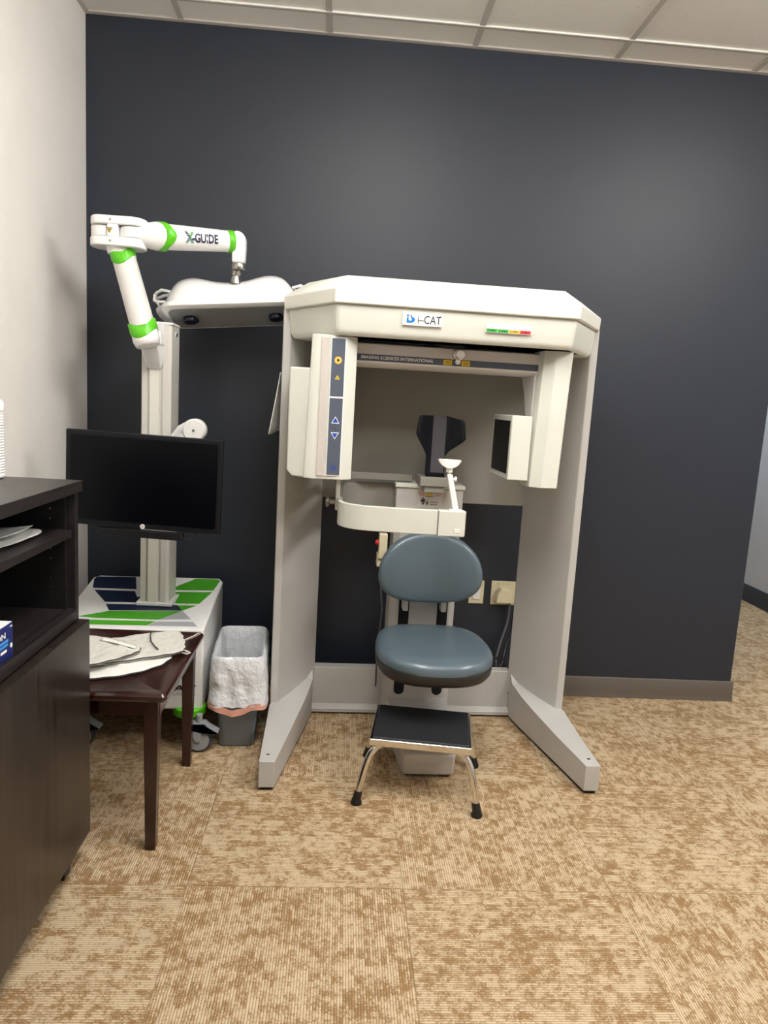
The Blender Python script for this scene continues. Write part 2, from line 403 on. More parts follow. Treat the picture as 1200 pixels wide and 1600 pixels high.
# ================================================================ CBCT SCANNER (local frame: centred on x, wall side +y)
S = thing('dental_scanner', 'cream cone beam scanner arch with blue-grey seat and rotating gantry against the navy wall', 'medical scanner', (1.487, 0, 0), .026, local=True)
def side(s):
    # foot
    sec = [(-.27, .44, .47, .205), (-.32, .437, .50, .172), (-.42, .455, .56, .152), (-.52, .475, .607, .139), (-.70, .512, .609, .122), (-.925, .556, .611, .110)]
    b = MB(); rings = []
    for y, xi, xo, z in sec: rings.append([(s*xi, y, .014), (s*xo, y, .014), (s*xo, y, z), (s*xi, y, z)])
    b.loft(rings); f = build('foot', b, GREYP, S, bevel=.002, smooth=20)
    p = MB(); p.cyl((s*.583, -.875, .108), (s*.583, -.875, .1128), .0065, mi=0, n=16); build('screw_hole', p, BLACK, f)
    p = MB(); p.prism([(s*.45, -.29), (s*.48, -.29), (s*.604, -.60), (s*.604, -.913), (s*.562, -.913), (s*.50, -.60)], 'z', 0, .016)
    build('foot_pad', p, BLACK, f)
    b = MB(); b.prism([(s*.43, -.262), (s*.577, -.50), (s*.604, -.505), (s*.607, -.49), (s*.465, -.245)], 'z', .11, 1.685)
    build('side_panel', b, GREYP, S, bevel=.004)
side(-1); side(1)
b = MB(); b.box(-.44, .44, -.268, -.25, .955, 1.60); build('back_panel', b, PANEL_SHADED, S, bevel=.002)
b = MB(); b.box(-.44, .44, -.262, -.21, .02, .205); b.box(-.44, .44, -.29, -.215, .008, .018)
b.prism([(-.29, .018), (-.29, .024), (-.262, .04), (-.262, .018)], 'x', -.44, .44)
build('base_bar', b, GREYP, S, bevel=.003)
# header
def octo(d, z, front=-.80):
    base = [(-.605, -.50), (-.42, front), (.42, front), (.605, -.50), (.435, -.25), (-.435, -.25)]
    c = Vector((0, -.5)); out = []
    n = len(base)
    for i in range(n):
        p = Vector(base[i]); a = Vector(base[i-1]); q = Vector(base[(i+1) % n])
        e1 = (p-a).normalized(); e2 = (q-p).normalized(); n1 = Vector((e1.y, -e1.x)); n2 = Vector((e2.y, -e2.x))
        bis = (n1+n2).normalized(); k = d/max(.3, bis.dot(n1)); v = p+bis*k; out.append((v.x, v.y, z))
    return out
b = MB(); b.loft([octo(-.036, 1.578), octo(-.026, 1.583), octo(-.020, 1.60), octo(-.012, 1.682)])
build('header_body', b, CREAM, S, bevel=.012, seg=4)
b = MB(); b.loft([octo(.0, 1.681), octo(.002, 1.728), octo(-.07, 1.782)]); build('header_cap', b, CREAM2, S, bevel=.005, seg=3)
# logo plate
y = -.788
b = MB(); b.box(-.190, -.056, y-.003, y+.004, 1.624, 1.666)
bm_ = b
lp = build('logo_plate', b, WHITEP, S, bevel=.0008)
t = text_mb('i\u2013CAT', .080, .027, (-.099, y-.0034, 1.645), 0, bold=.004)
t.poly([(-.063+.003*math.cos(a*.5), y-.0038, 1.657+.003*math.sin(a*.5)) for a in range(12)])
build('lettering', t, TEXTB, lp, smooth=0, fixn=False)
t = MB()
def fl(pts, yy, mi=0): t.poly([(px, yy, pz) for px, pz in pts], mi)
# blue mark: a square dot, a stem and a hooked curve
fl([(-.177, 1.652), (-.170, 1.652), (-.170, 1.659), (-.177, 1.659)], y-.0038)
arc = [(-.163+.0145*math.cos(a), 1.6425+.0105*math.sin(a)) for a in [math.radians(g) for g in range(-95, 75, 12)]]
fl([(-.177, 1.649), (-.177, 1.632), (-.163, 1.632)]+arc[1:]+[(-.162, 1.660), (-.166, 1.657), (-.1635, 1.651), (-.160, 1.645), (-.161, 1.640), (-.170, 1.640), (-.170, 1.649)], y-.0038)
build('logo_mark', t, BLUE, lp, smooth=0, fixn=False)
# status sticker
b = MB(); b.box(.098, .256, y-.0025, y+.004, 1.619, 1.6425, 0)
yy = y-.0029
for i, mi in enumerate((1, 1, 2, 3)):
    x0_ = .099+i*.039; b.poly([(x0_, yy, 1.620), (x0_+.038, yy, 1.620), (x0_+.038, yy, 1.6315), (x0_, yy, 1.6315)], mi)
    b.poly([(x0_+.004, yy-.0003, 1.623), (x0_+.009, yy-.0003, 1.623), (x0_+.0065, yy-.0003, 1.628)], 4)
    for q in range(4): b.poly([(x0_+.013+q*.0045, yy-.0003, 1.6238), (x0_+.0165+q*.0045, yy-.0003, 1.6238), (x0_+.0165+q*.0045, yy-.0003, 1.6272), (x0_+.013+q*.0045, yy-.0003, 1.6272)], 4)
    b.poly([(x0_+.018, yy-.0003, 1.6345), (x0_+.021, yy-.0003, 1.6345), (x0_+.021, yy-.0003, 1.6375), (x0_+.018, yy-.0003, 1.6375)], 4)
build('status_sticker', b, [WHITEP, LGREEN, AMBER, RED, TEXTB], S, smooth=0)
# bearing under the header
b = MB(); b.lathe([(.055, -.02), (.062, -.012), (.07, 0), (.07, .02)], (0, -.58, 1.572)); b.lathe([(.085, 0), (.085, .01)], (0, -.58, 1.574))
build('bearing', b, BLACK, S, bevel=.001)
# gantry beam
g = build('gantry_beam', (lambda q: (q.prism([(-.65, 1.500), (-.65, 1.566), (-.642, 1.570), (-.46, 1.570), (-.46, 1.490), (-.63, 1.490)], 'x', -.362, .352), q)[1])(MB()), BEAMM, S, bevel=.003)
b = MB(); b.box(-.358, .348, -.6515, -.645, 1.506, 1.529); bs = build('beam_stripe', b, SLATE, g)
t = text_mb('IMAGING SCIENCES INTERNATIONAL', .262, .0115, (-.186, -.6518, 1.5185), 0, bold=.02); build('lettering', t, TEXTW, g, smooth=0, fixn=False)
for cx in (-.004, .062):
    b = MB()
    b.box(cx-.015, cx+.015, -.6535, -.651, 1.508, 1.526, 0)
    for q in range(3): b.box(cx-.010, cx+.011, -.6538, -.6534, 1.5115+q*.0042, 1.5128+q*.0042, 1)
    build('warning_label', b, [YELLOW, TEXTB], g, smooth=0)
b = MB(); b.cyl((.033, -.64, 1.545), (.033, -.668, 1.545), .020); b.cyl((.033, -.668, 1.545), (.033, -.70, 1.545), .016); b.cyl((.030, -.645, 1.520), (.030, -.672, 1.520), .010)
build('laser_knob', b, CHROME, g, bevel=.002)
# source housing
b = MB(); b.prism([(-.492, -.735), (-.468, -.748), (-.455, -.745), (-.372, -.752), (-.335, -.722), (-.332, -.47), (-.495, -.45)], 'z', 1.082, 1.580)
b.v = [Vector((q.x-(.012 if q.x < -.47 and q.z < 1.2 else 0), q.y, q.z)) for q in b.v]
hs = build('source_housing', b, CREAM, S, bevel=.004, seg=3)
b = MB(); b.loft([[(-.545, -.715, 1.085), (-.46, -.735, 1.080), (-.46, -.47, 1.080), (-.545, -.47, 1.085)], [(-.565, -.70, 1.105), (-.46, -.742, 1.095), (-.46, -.45, 1.095), (-.568, -.46, 1.105)], [(-.566, -.71, 1.466), (-.46, -.742, 1.466), (-.46, -.46, 1.466), (-.566, -.46, 1.466)]])
build('tube_cover', b, CREAM, S, bevel=.006, seg=3)
b = MB(); b.box(-.458, -.434, -.7505, -.744, 1.096, 1.570); build('grey_strip', b, STRIPG, hs)
b = MB(); b.box(-.4265, -.374, -.7528, -.744, 1.096, 1.574); build('panel_surround', b, TEXTW, hs)
b = MB(); b.box(-.423, -.3775, -.7542, -.745, 1.373, 1.568); b.box(-.423, -.3775, -.7542, -.745, 1.100, 1.366)
cp = build('control_panel', b, SLATE, hs)
def ring(t, cx, cz, ro, ri, yy, mi, n=28):
    for k in range(n):
        a, c = 2*PI*k/n, 2*PI*(k+1)/n
        t.poly([(cx+ro*math.cos(a), yy, cz+ro*math.sin(a)), (cx+ro*math.cos(c), yy, cz+ro*math.sin(c)), (cx+ri*math.cos(c), yy, cz+ri*math.sin(c)), (cx+ri*math.cos(a), yy, cz+ri*math.sin(a))], mi)
def tri(t, cx, cz, r, yy, mi, down=False):
    s = -1 if down else 1
    t.poly([(cx-r, yy, cz-s*r*.8), (cx+r, yy, cz-s*r*.8), (cx, yy, cz+s*r*.9)], mi)
t = MB(); cx = -.4; yy = -.7546
PS = [ORANGE, TEXTB, YELLOW, TEXTW, BTN, TEXTB]
def sym(name):
    global t
    build(name, t, PS, hs, smooth=0, fixn=False); t = MB()
ring(t, cx, 1.495, .0125, .0045, yy, 0); ring(t, cx, 1.495, .0045, .0005, yy, 1); sym('laser_symbol')
tri(t, cx, 1.437, .0085, yy, 2); tri(t, cx, 1.436, .0035, yy-.0003, 1); sym('warning_symbol')
tri(t, cx, 1.291, .0145, yy, 3); tri(t, cx, 1.2905, .0105, yy-.0004, 4); sym('up_button')
tri(t, cx, 1.237, .0145, yy, 3, True); tri(t, cx, 1.2375, .0105, yy-.0004, 4, True); sym('down_button')
for (ax, az, bx, bz) in ((-.406, 1.272, -.401, 1.277), (-.411, 1.271, -.409, 1.266), (-.409, 1.264, -.401, 1.262), (-.401, 1.262, -.393, 1.256), (-.402, 1.254, -.399, 1.251)):
    t.poly([(ax, yy, az), (bx, yy, bz), (bx, yy, bz+.0016), (ax, yy, az+.0016)], 5)
sym('seat_symbol')
ring(t, cx-.001, 1.124, .0085, .0055, yy, 4)
sym('power_symbol')
# detector arm
b = MB(); b.prism([(.334, -.655), (.342, -.684), (.356, -.690), (.374, -.703), (.380, -.706), (.440, -.702), (.446, -.69), (.446, -.59), (.332, -.59)], 'z', 1.083, 1.592)
b.v = [Vector((q.x-.016*(1.592-q.z)/.51, q.y, q.z)) for q in b.v]
arm = build('detector_arm', b, CREAM, S, bevel=.003, seg=2, smooth=25)
b = MB(); b.prism([(-.46, 1.568), (-.64, 1.568), (-.64, 1.26), (-.59, 1.30), (-.55, 1.35), (-.52, 1.41), (-.485, 1.46), (-.46, 1.49)], 'x', .324, .345)
build('arm_gusset', b, BEAMM, S, bevel=.006)
b = MB(); b.box(.238, .314, -.70, -.42, 1.107, 1.342); b.box(.30, .335, -.66, -.46, 1.14, 1.31)
db = build('detector_box', b, CREAM, S, bevel=.004, seg=3)
b = MB(); b.box(.2362, .240, -.680, -.44, 1.128, 1.322); build('detector_window', b, WINDOW, db)
# column
b = MB(); b.prism([(-.137, -.27), (-.137, -.405), (-.112, -.432), (.112, -.432), (.137, -.405), (.137, -.27)], 'z', .05, .90)
b.prism([(-.137, -.30), (-.137, -.42), (.137, -.42), (.137, -.30)], 'z', .90, 1.03)
colm = build('column', b, GREYP, S, bevel=.004)
b = MB(); b.prism([(-.142, -.26), (-.142, -.428), (.142, -.428), (.142, -.26)], 'z', 1.03, 1.046); build('column_lid', b, CREAM, colm, bevel=.002)
for cx in (-.078, .082):
    b = MB()
    pts = [(cx-.0215, .60), (cx-.0215, .18)]+[(cx+.0215*math.cos(a), .18+.0215*math.sin(a)) for a in [math.radians(g) for g in range(195, 350, 15)]]+[(cx+.0215, .18), (cx+.0215, .60)]
    b.prism(pts, 'y', -.4328, -.42)
    build('slot', b, DARK, colm, smooth=0)
b = MB(); b.prism([(-.05, -.4345), (.05, -.4345), (.05, -.431), (-.05, -.431)], 'z', .952, 1.032)
b.v = [Vector((q.x, q.y+.012, q.z)) for q in b.v]
sg = build('warning_plate', b, mat('plate_silver', (206, 204, 200), rough=.4), colm)
t = MB(); yy = -.4232
tri(t, -.002, 1.008, .0145, yy, 0); tri(t, -.002, 1.0085, .0118, yy-.0003, 1)
t.poly([(-.0032, yy-.0006, 1.004), (-.0008, yy-.0006, 1.004), (-.0004, yy-.0006, 1.014), (-.0036, yy-.0006, 1.014)], 0)
for s_ in (-1, 1):
    for q in range(3): t.poly([(s_*.033-.013, yy, 1.013-q*.006), (s_*.033+.011, yy, 1.013-q*.006), (s_*.033+.011, yy, 1.0155-q*.006), (s_*.033-.013, yy, 1.0155-q*.006)], 2)
def man(cx, cz, k):
    t.poly([(cx-.005*k, yy, cz-.014*k), (cx-.001*k, yy, cz-.014*k), (cx-.001*k, yy, cz), (cx+.001*k, yy, cz), (cx+.001*k, yy, cz-.014*k), (cx+.005*k, yy, cz-.014*k), (cx+.005*k, yy, cz+.004*k), (cx+.009*k, yy, cz-.006*k), (cx+.010*k, yy, cz+.010*k), (cx-.010*k, yy, cz+.010*k), (cx-.009*k, yy, cz-.006*k), (cx-.005*k, yy, cz+.004*k)], 0)
    t.poly([(cx+.0035*k*math.cos(a), yy, cz+.015*k+.0035*k*math.sin(a)) for a in [PI*g/6 for g in range(12)]], 0)
man(-.027, .976, .9); man(-.010, .969, .5)
for q in range(2):
    for r in range(4): t.poly([(.004+r*.0075, yy, .973-q*.010), (.0095+r*.0075, yy, .973-q*.010), (.0095+r*.0075, yy, .976-q*.010), (.004+r*.0075, yy, .976-q*.010)], 0)
build('warning_print', t, [TEXTB, YELLOW, REDTXT], colm, smooth=0, fixn=False)
b = MB(); b.loft([[(-.13, -.40, .012), (.13, -.40, .012), (.13, -.40, .15), (-.13, -.40, .15)], [(-.115, -.60, .012), (.115, -.60, .012), (.115, -.60, .125), (-.115, -.60, .125)], [(-.10, -.80, .012), (.10, -.80, .012), (.106, -.805, .108), (-.106, -.805, .108)], [(-.092, -.825, .012), (.092, -.825, .012), (.096, -.835, .095), (-.096, -.835, .095)]])
cf = build('column_foot', b, GREYP, S, bevel=.008, seg=3)
b = MB(); b.box(-.085, .085, -.80, -.40, 0, .013); build('foot_pad', b, BLACK, cf)
b = MB(); b.cyl((.01, -.74, .105), (.01, -.74, .1165), .006, n=14); build('screw_hole', b, BLACK, cf)
# head support mount + carbon head rest
b = MB(); b.box(-.055, .065, -.50, -.36, 1.046, 1.083); b.box(-.035, .045, -.49, -.42, 1.02, 1.05); hm = build('headrest_mount', b, PANEL_SHADED, S, bevel=.004)
yh = -.47
prof = [(-.028, 1.075), (.048, 1.075), (.042, 1.095), (.040, 1.165), (.052, 1.185), (.100, 1.225), (.110, 1.238), (.103, 1.302), (.097, 1.310), (.045, 1.322), (-.006, 1.325), (-.066, 1.322), (-.072, 1.316), (-.082, 1.256), (-.080, 1.245), (-.044, 1.188), (-.034, 1.170), (-.033, 1.095)]
b = MB()
def edge(pts, z):
    for (xa, za), (xb, zb) in zip(pts, pts[1:]):
        lo, hi = min(za, zb), max(za, zb)
        if lo <= z <= hi and hi > lo: return xa+(xb-xa)*(z-za)/(zb-za)
    return pts[-1][0] if abs(z-pts[-1][1]) < abs(z-pts[0][1]) else pts[0][0]
Rp = [q for q in prof[1:10]]; Lp = [prof[0]]+prof[:10:-1]+[(-.020, 1.3245)]
Rp.append((.046, 1.3245)); Lp[0] = prof[0]
zs = [1.075, 1.095, 1.12, 1.15, 1.165, 1.172, 1.186, 1.20, 1.215, 1.225, 1.238, 1.247, 1.256, 1.275, 1.295, 1.302, 1.310, 1.316, 1.322]
NC = 14
def hp(i, j):
    z_ = zs[j]; l_, r_ = edge(Lp, z_), edge(Rp, z_); x_ = l_+(r_-l_)*i/NC
    d_ = max(0, abs(x_-.012)-.027); return (x_, yh-.75*d_**1.05, z_)
b.add([hp(i, j) for j in range(len(zs)) for i in range(NC+1)], [(j*(NC+1)+i, j*(NC+1)+i+1, (j+1)*(NC+1)+i+1, (j+1)*(NC+1)+i) for j in range(len(zs)-1) for i in range(NC)])
hr = build('headrest', b, CARBON, S, smooth=50, solid=.006)
b = MB(); b.grid(lambda u_, v_: (-.014+.052*u_, yh-.0045-.001*math.sin(PI*u_), 1.10+.222*v_), 6, 2); build('spine', b, CARBONG, hr)
# seat
def seat_outline(k, z, dy=0):
    pts = []
    for i in range(48):
        a = 2*PI*i/48; c, s_ = math.cos(a), math.sin(a)
        e = 2.6 if s_ < 0 else 3.5
        x_ = math.copysign(abs(c)**(2/e), c)*.218; y_ = math.copysign(abs(s_)**(2/e), s_)*.235
        if s_ < 0: y_ *= 1.0-.10*math.exp(-(x_/.10)**2)*0
        x_ *= 1-.08*max(0, y_/.235)
        pts.append((.008+x_*k, -.695+y_*k+dy, z))
    return pts
b = MB(); rings = []
for k, z in ((.90, .425), (.965, .43), (.995, .442), (1.0, .452), (.985, .466), (.955, .475), (.90, .481), (.75, .482), (.5, .479), (.25, .477), (.04, .476)): rings.append(seat_outline(k, z))
for i, r in enumerate(rings):
    rings[i] = [(x_, y_, z_-(.010*max(0, (-y_-.82)/.11)**2 if i > 1 else 0)*(1+.5*math.exp(-((x_-.008)/.07)**2))) for x_, y_, z_ in r]
b.loft(rings)
st = build('seat', b, VINYL, S, smooth=60)
b = MB(); b.loft([seat_outline(.80, .383), seat_outline(.93, .388), seat_outline(.985, .405), seat_outline(.998, .432), seat_outline(.97, .440)]); build('seat_shell', b, RUBBERP, st, smooth=50)
for cx in (-.078, .082):
    b = MB(); b.prism([(-.43, .25), (-.43, .42), (-.75, .42), (-.75, .385), (-.50, .37), (-.46, .25)], 'x', cx-.012, cx+.012)
    build('seat_bracket', b, BLACK, st, bevel=.003)
def back_outline(k, y_, n=56):
    pts = []
    for i in range(n):
        a = 2*PI*i/n; c, s_ = math.cos(a), math.sin(a)
        if s_ >= 0: x_ = math.copysign(abs(c)**(2/2.05), c)*.206; z_ = abs(s_)**(2/2.1)*.172
        else: x_ = math.copysign(abs(c)**(2/2.5), c)*.206; z_ = -abs(s_)**(2/2.3)*.118
        pts.append((.004+x_*k, y_-.05*(x_*k)**2/.04, .698+z_*k))
    return pts
b = MB(); b.loft([back_outline(.86, -.478), back_outline(.96, -.483), back_outline(1, -.495), back_outline(1, -.506), back_outline(.975, -.519), back_outline(.93, -.527), back_outline(.85, -.531), back_outline(.6, -.533), back_outline(.3, -.534), back_outline(.03, -.534)])
br = build('backrest', b, VINYL, S, smooth=60)
for cx in (-.078, .078):
    b = MB(); b.box(cx-.0105, cx+.0105, -.485, -.425, .535, .64)
    build('backrest_bracket', b, GREYP, br, bevel=.002)
# chin band: U shaped rail from the column round to the front
def band(path, z0, z1, th):
    path = [Vector(p) for p in path]; L = len(path); rings = []
    for i, p in enumerate(path):
        t_ = (path[min(i+1, L-1)]-path[max(i-1, 0)]).normalized(); n_ = Vector((t_.y, -t_.x))
        a_, c_ = p+n_*th/2, p-n_*th/2
        rings.append([(a_.x, a_.y, z0), (c_.x, c_.y, z0), (c_.x, c_.y, z1), (a_.x, a_.y, z1)])
    m = MB(); m.loft(rings); return m
path = [(-.365, -.60), (-.367, -.66)]+[(-.235+.132*math.cos(a), -.69+.115*math.sin(a)) for a in [math.radians(g) for g in range(185, 265, 10)]]+[(-.18, -.815), (-.10, -.823), (-.03, -.825)]
cb = build('chin_band', band(path, .915, 1.003, .016), CREAM, S, bevel=.003)
b = MB(); b.prism([(-.028, -.838), (.065, -.838), (.070, -.825), (.066, -.795), (-.028, -.795)], 'z', .912, 1.003); build('band_end', b, CREAM, cb, bevel=.004)
b = MB(); b.box(.028, .050, -.8395, -.837, .926, .940); build('release_button', b, CREAM2, cb, bevel=.001)
path = [(-.13, -.34), (-.20, -.335)]+[(-.23+.125*math.cos(a), -.46-.125*math.sin(a)) for a in [math.radians(g) for g in range(275, 180, -12)]]+[(-.358, -.50), (-.362, -.60)]
build('rear_band', band(path, .93, 1.035, .014), PANEL_SHADED, S, bevel=.002)
b = MB(); b.box(-.37, -.07, -.385, -.365, 1.050, 1.078); b.box(-.385, -.362, -.60, -.365, 1.050, 1.078); build('upper_rail', b, PANEL_SHADED, S, bevel=.003)
b = MB(); b.box(-.384, -.368, -.625, -.585, .955, 1.08); up_ = build('clamp_plate', b, CREAM, S, bevel=.003)
b = MB(); b.cyl((-.384, -.605, .985), (-.405, -.605, .985), .011); b.lathe([(.006, 0), (.019, .003), (.021, .010), (.016, .015), (.004, .016)], (-.421, -.605, .985), 'x'); build('clamp_knob', b, STEEL, up_, bevel=.001)
b = MB(); b.loft([[(.022, -.828, 1.003), (.043, -.828, 1.003), (.043, -.806, 1.003), (.022, -.806, 1.003)], [(-.006, -.822, 1.128), (.013, -.822, 1.128), (.013, -.802, 1.128), (-.006, -.802, 1.128)]])
b.box(.012, .055, -.832, -.800, 1.001, 1.006)
cpst = build('chin_post', b, WHITEM, S, bevel=.002)
b = MB(); b.cyl((.012, -.812, 1.112), (.024, -.812, 1.112), .004); b.cyl((.022, -.812, 1.112), (.029, -.812, 1.112), .0095, n=7); b.cyl((.003, -.812, 1.126), (.003, -.812, 1.136), .0055, mi=1)
build('post_screw', b, [WHITEM, PLATE], cpst, bevel=.001)
b = MB(); rings = []
for k in range(13):
    x_ = -.038+.077*k/12; e = 1-((k-6)/6)**2; zb = 1.176-.026*e**.7 if 0 < k < 12 else 1.174
    rings.append([(x_, -.83+.008*(1-e), zb), (x_, -.794-.008*(1-e), zb), (x_, -.794-.006*(1-e), 1.179), (x_, -.812, 1.174 if 2 < k < 10 else 1.178), (x_, -.83+.006*(1-e), 1.179)])
b.loft(rings); b.cyl((.002, -.812, 1.135), (.002, -.812, 1.156), .011)
build('chin_cup', b, WHITEM, S, smooth=50)
# emergency stop and hand switch on the column side
b = MB(); b.box(-.196, -.162, -.44, -.40, .735, .838); b.box(-.20, -.137, -.43, -.38, .70, .755)
es = build('hand_switch', b, PLATE, S, bevel=.004)
b = MB(); b.lathe([(.004, 0), (.010, 0), (.011, -.008), (.007, -.014), (.001, -.015)], (-.196, -.42, .80), 'x'); build('stop_button', b, RED, es)
b = MB(); b.tube([(-.165, -.40, .71), (-.172, -.37, .6), (-.16, -.35, .5), (-.165, -.30, .3), (-.16, -.26, .12)], .004, 8); build('switch_cord', b, CABLE, es)

# ================================================================ STEP STOOL
def unit(p, q, r, s_, a, c): return tuple(p[i]*(1-a)*(1-c)+q[i]*a*(1-c)+r[i]*a*c+s_[i]*(1-a)*c for i in range(3))
ST = thing('step_stool', 'chrome step stool with black rubber top below the scanner seat', 'stool', (1.47, -.865, 0), -.15, local=True)
b = MB(); b.box(-.176, .176, -.146, .146, .200, .227); build('top_frame', b, CHROME, ST, bevel=.006, seg=3)
b = MB(); b.box(-.166, .166, -.136, .136, .220, .2315); build('rubber_mat', b, RIBM, ST, bevel=.004, seg=3)
for sx in (-1, 1):
    for sy in (-1, 1):
        fx, fy = sx*(.205), sy*.170
        px, py = sx*.125, sy*.118
        P0 = Vector((px, py, .202)); P1 = Vector((sx*.168, sy*.135, .198)); P3 = Vector((fx, fy, .022))
        pth = [P0]
        for i in range(1, 11):
            t_ = i/10; pth.append((1-t_)**2*P0+2*t_*(1-t_)*P1+t_**2*(P1.lerp(P3, .45)))
        pth.append(P3)
        b = MB(); b.tube(pth, .0125, 14); lg = build('leg', b, CHROME, ST, smooth=60)
        b = MB(); b.tube([P3+Vector((0, 0, -.022)), P3+Vector((0, 0, -.016)), P3+Vector((0, 0, -.008)), P3+Vector((-sx*.001, 0, .0)), P3+Vector((-sx*.006, -sy*.003, .024))], [.019, .020, .0165, .0145, .0140], 18)
        build('rubber_tip', b, BLACK, lg, smooth=50)

# ================================================================ NAVIGATION CART
CT = thing('navigation_cart', 'white and green wheeled cart with tall column, monitor and articulated camera arm in the corner', 'medical cart', (.36, -.37, 0))
def tz(y): return .47+(y+.63)*.06/.53
out = [(.100, -.655), (.645, -.625), (.632, -.115), (.612, -.078), (.09, -.10), (.068, -.125)]
b = MB(); b.loft([[(x_, y_, .15) for x_, y_ in out], [(x_, y_, tz(y_)) for x_, y_ in out]])
body = build('cart_body', b, WHITEM, CT, bevel=.008, seg=3)
D = dict(
 n1=[(.080, -.150), (.084, -.120), (.247, -.108), (.290, -.251), (.108, -.253)],
 n2=[(.122, -.275), (.289, -.272), (.314, -.332), (.441, -.331), (.482, -.387), (.205, -.397)],
 n3=[(.216, -.419), (.494, -.402), (.528, -.456), (.247, -.480)],
 g1=[(.509, -.098), (.606, -.095), (.620, -.115), (.610, -.230), (.442, -.241), (.447, -.198)],
 g2=[(.437, -.264), (.608, -.249), (.580, -.381), (.486, -.386), (.446, -.330)],
 g3=[(.495, -.406), (.574, -.400), (.528, -.456)],
 g4=[(.249, -.486), (.527, -.460), (.459, -.551), (.226, -.556), (.150, -.549)],
 g5=[(.150, -.577), (.452, -.566), (.428, -.607), (.150, -.619)],
 k1=[(.529, -.460), (.580, -.535), (.460, -.551)], k2=[(.456, -.568), (.591, -.559), (.617, -.601), (.430, -.609)])
b = MB()
for k, pts in D.items(): b.poly([(x_, y_, tz(y_)+.0008) for x_, y_ in pts], 'ngk'.index(k[0]))
build('top_graphics', b, [NAVYP, GREENP, GREYPR], body, smooth=0)
t = text_mb('X-NAV', .205, .025, (.520, -.6475, .240), 0, bold=.03, shear=.2, tilt=0)
t.v = [Vector((q.x, q.y+(q.x-.520)*.055+.007, q.z)) for q in t.v]; build('lettering', t, TEXTB, body, smooth=0, fixn=False)
t = text_mb('TECHNOLOGIES', .19, .010, (.525, -.6475, .216), 0)
t.v = [Vector((q.x, q.y+(q.x-.525)*.055+.007, q.z)) for q in t.v]; build('tagline', t, TEXTG, body, smooth=0, fixn=False)
b = MB(); b.lathe([(.05, 0), (.062, .008), (.064, .035), (.060, .04)], (.592, -.595, .118)); build('corner_bumper', b, GREEN, CT, bevel=.003)
b = MB(); b.lathe([(.05, 0), (.062, .008), (.064, .035), (.060, .04)], (.145, -.605, .118)); build('corner_bumper', b, GREEN, CT, bevel=.003)
def caster(cx, cy, pedal=True):
    b = MB(); b.lathe([(.030, -.012), (.044, -.014), (.050, -.009), (.050, .009), (.044, .014), (.030, .012)], (cx, cy, .050), 'y', mi=0)
    b.lathe([(.036, -.0155), (.041, -.0155), (.041, .0155), (.036, .0155)], (cx, cy, .050), 'y', mi=1)
    b.lathe([(.004, -.018), (.012, -.017), (.012, .017), (.004, .018)], (cx, cy, .050), 'y', mi=1)
    w_ = build('caster', b, [TYRE, CASTER], CT, bevel=.001)
    b = MB(); b.prism([(cx-.028, .118), (cx+.022, .120), (cx+.035, .108), (cx+.075, .085), (cx+.070, .076), (cx+.012, .080), (cx+.008, .045), (cx-.012, .045), (cx-.03, .09)], 'y', cy-.022, cy-.0165)
    b.prism([(cx-.028, .118), (cx+.022, .120), (cx+.035, .108), (cx+.075, .085), (cx+.070, .076), (cx+.012, .080), (cx-.03, .09)], 'y', cy-.022, cy+.022)
    b.cyl((cx, cy, .10), (cx, cy, .15), .012)
    build('fork', b, CASTER, w_, bevel=.002)
caster(.643, -.664); caster(.20, -.655); caster(.56, -.16); caster(.15, -.18)
# column
b = MB(); b.prism([(.346, -.40), (.352, -.418), (.372, -.420), (.372, -.414), (.380, -.414), (.380, -.420), (.420, -.420), (.420, -.414), (.430, -.414), (.430, -.420), (.452, -.420), (.463, -.412), (.466, -.30), (.350, -.30)], 'z', .48, 1.608)
cc = build('cart_column', b, COLUMN, CT, bevel=.0012, smooth=25)
b = MB(); b.box(.382, .418, -.4245, -.418, .50, 1.55); build('cover_strip', b, mat('strip_white', (226, 223, 214), rough=.45), cc, bevel=.001)
b = MB(); b.box(.345, .468, -.422, -.298, 1.606, 1.616); build('column_cap', b, WHITEM, cc, bevel=.003)
b = MB(); b.box(.335, .48, -.432, -.288, .495, .512); build('column_collar', b, WHITEM, cc, bevel=.006)
b = MB(); b.cyl((.460, -.35, 1.575), (.4665, -.35, 1.575), .012); b.cyl((.466, -.35, 1.575), (.469, -.35, 1.575), .007, mi=1); build('side_port', b, [WHITEP, TEXTB], cc)
# carriage and elbow
b = MB(); b.loft([[(.375, -.42, 1.435), (.425, -.42, 1.435), (.43, -.44, 1.445), (.375, -.44, 1.445)], [(.366, -.42, 1.48), (.436, -.42, 1.48), (.434, -.48, 1.49), (.368, -.48, 1.49)], [(.366, -.42, 1.56), (.436, -.42, 1.56), (.430, -.53, 1.56), (.36, -.53, 1.56)], [(.366, -.42, 1.612), (.436, -.42, 1.612), (.43, -.50, 1.606), (.37, -.50, 1.606)]])
b.box(.425, .440, -.49, -.42, 1.525, 1.575)
ca = build('carriage', b, WHITEP, CT, bevel=.008, seg=3)
E0 = Vector((.400, -.545, 1.545)); T0 = Vector((.300, -.50, 1.850)); ax = (T0-E0).normalized()
b = MB(); b.tube([E0-ax*.035, E0-ax*.030, E0-ax*.01, E0+ax*.03], [.030, .043, .049, .047], 28); build('elbow', b, WHITEP, CT, smooth=60)
b = MB(); b.tube([E0+ax*.01, T0], [.0445, .0415], 32)
la = build('lower_arm', b, mat('arm_satin', (222, 220, 217), rough=.3, coat=.3), CT, smooth=60)
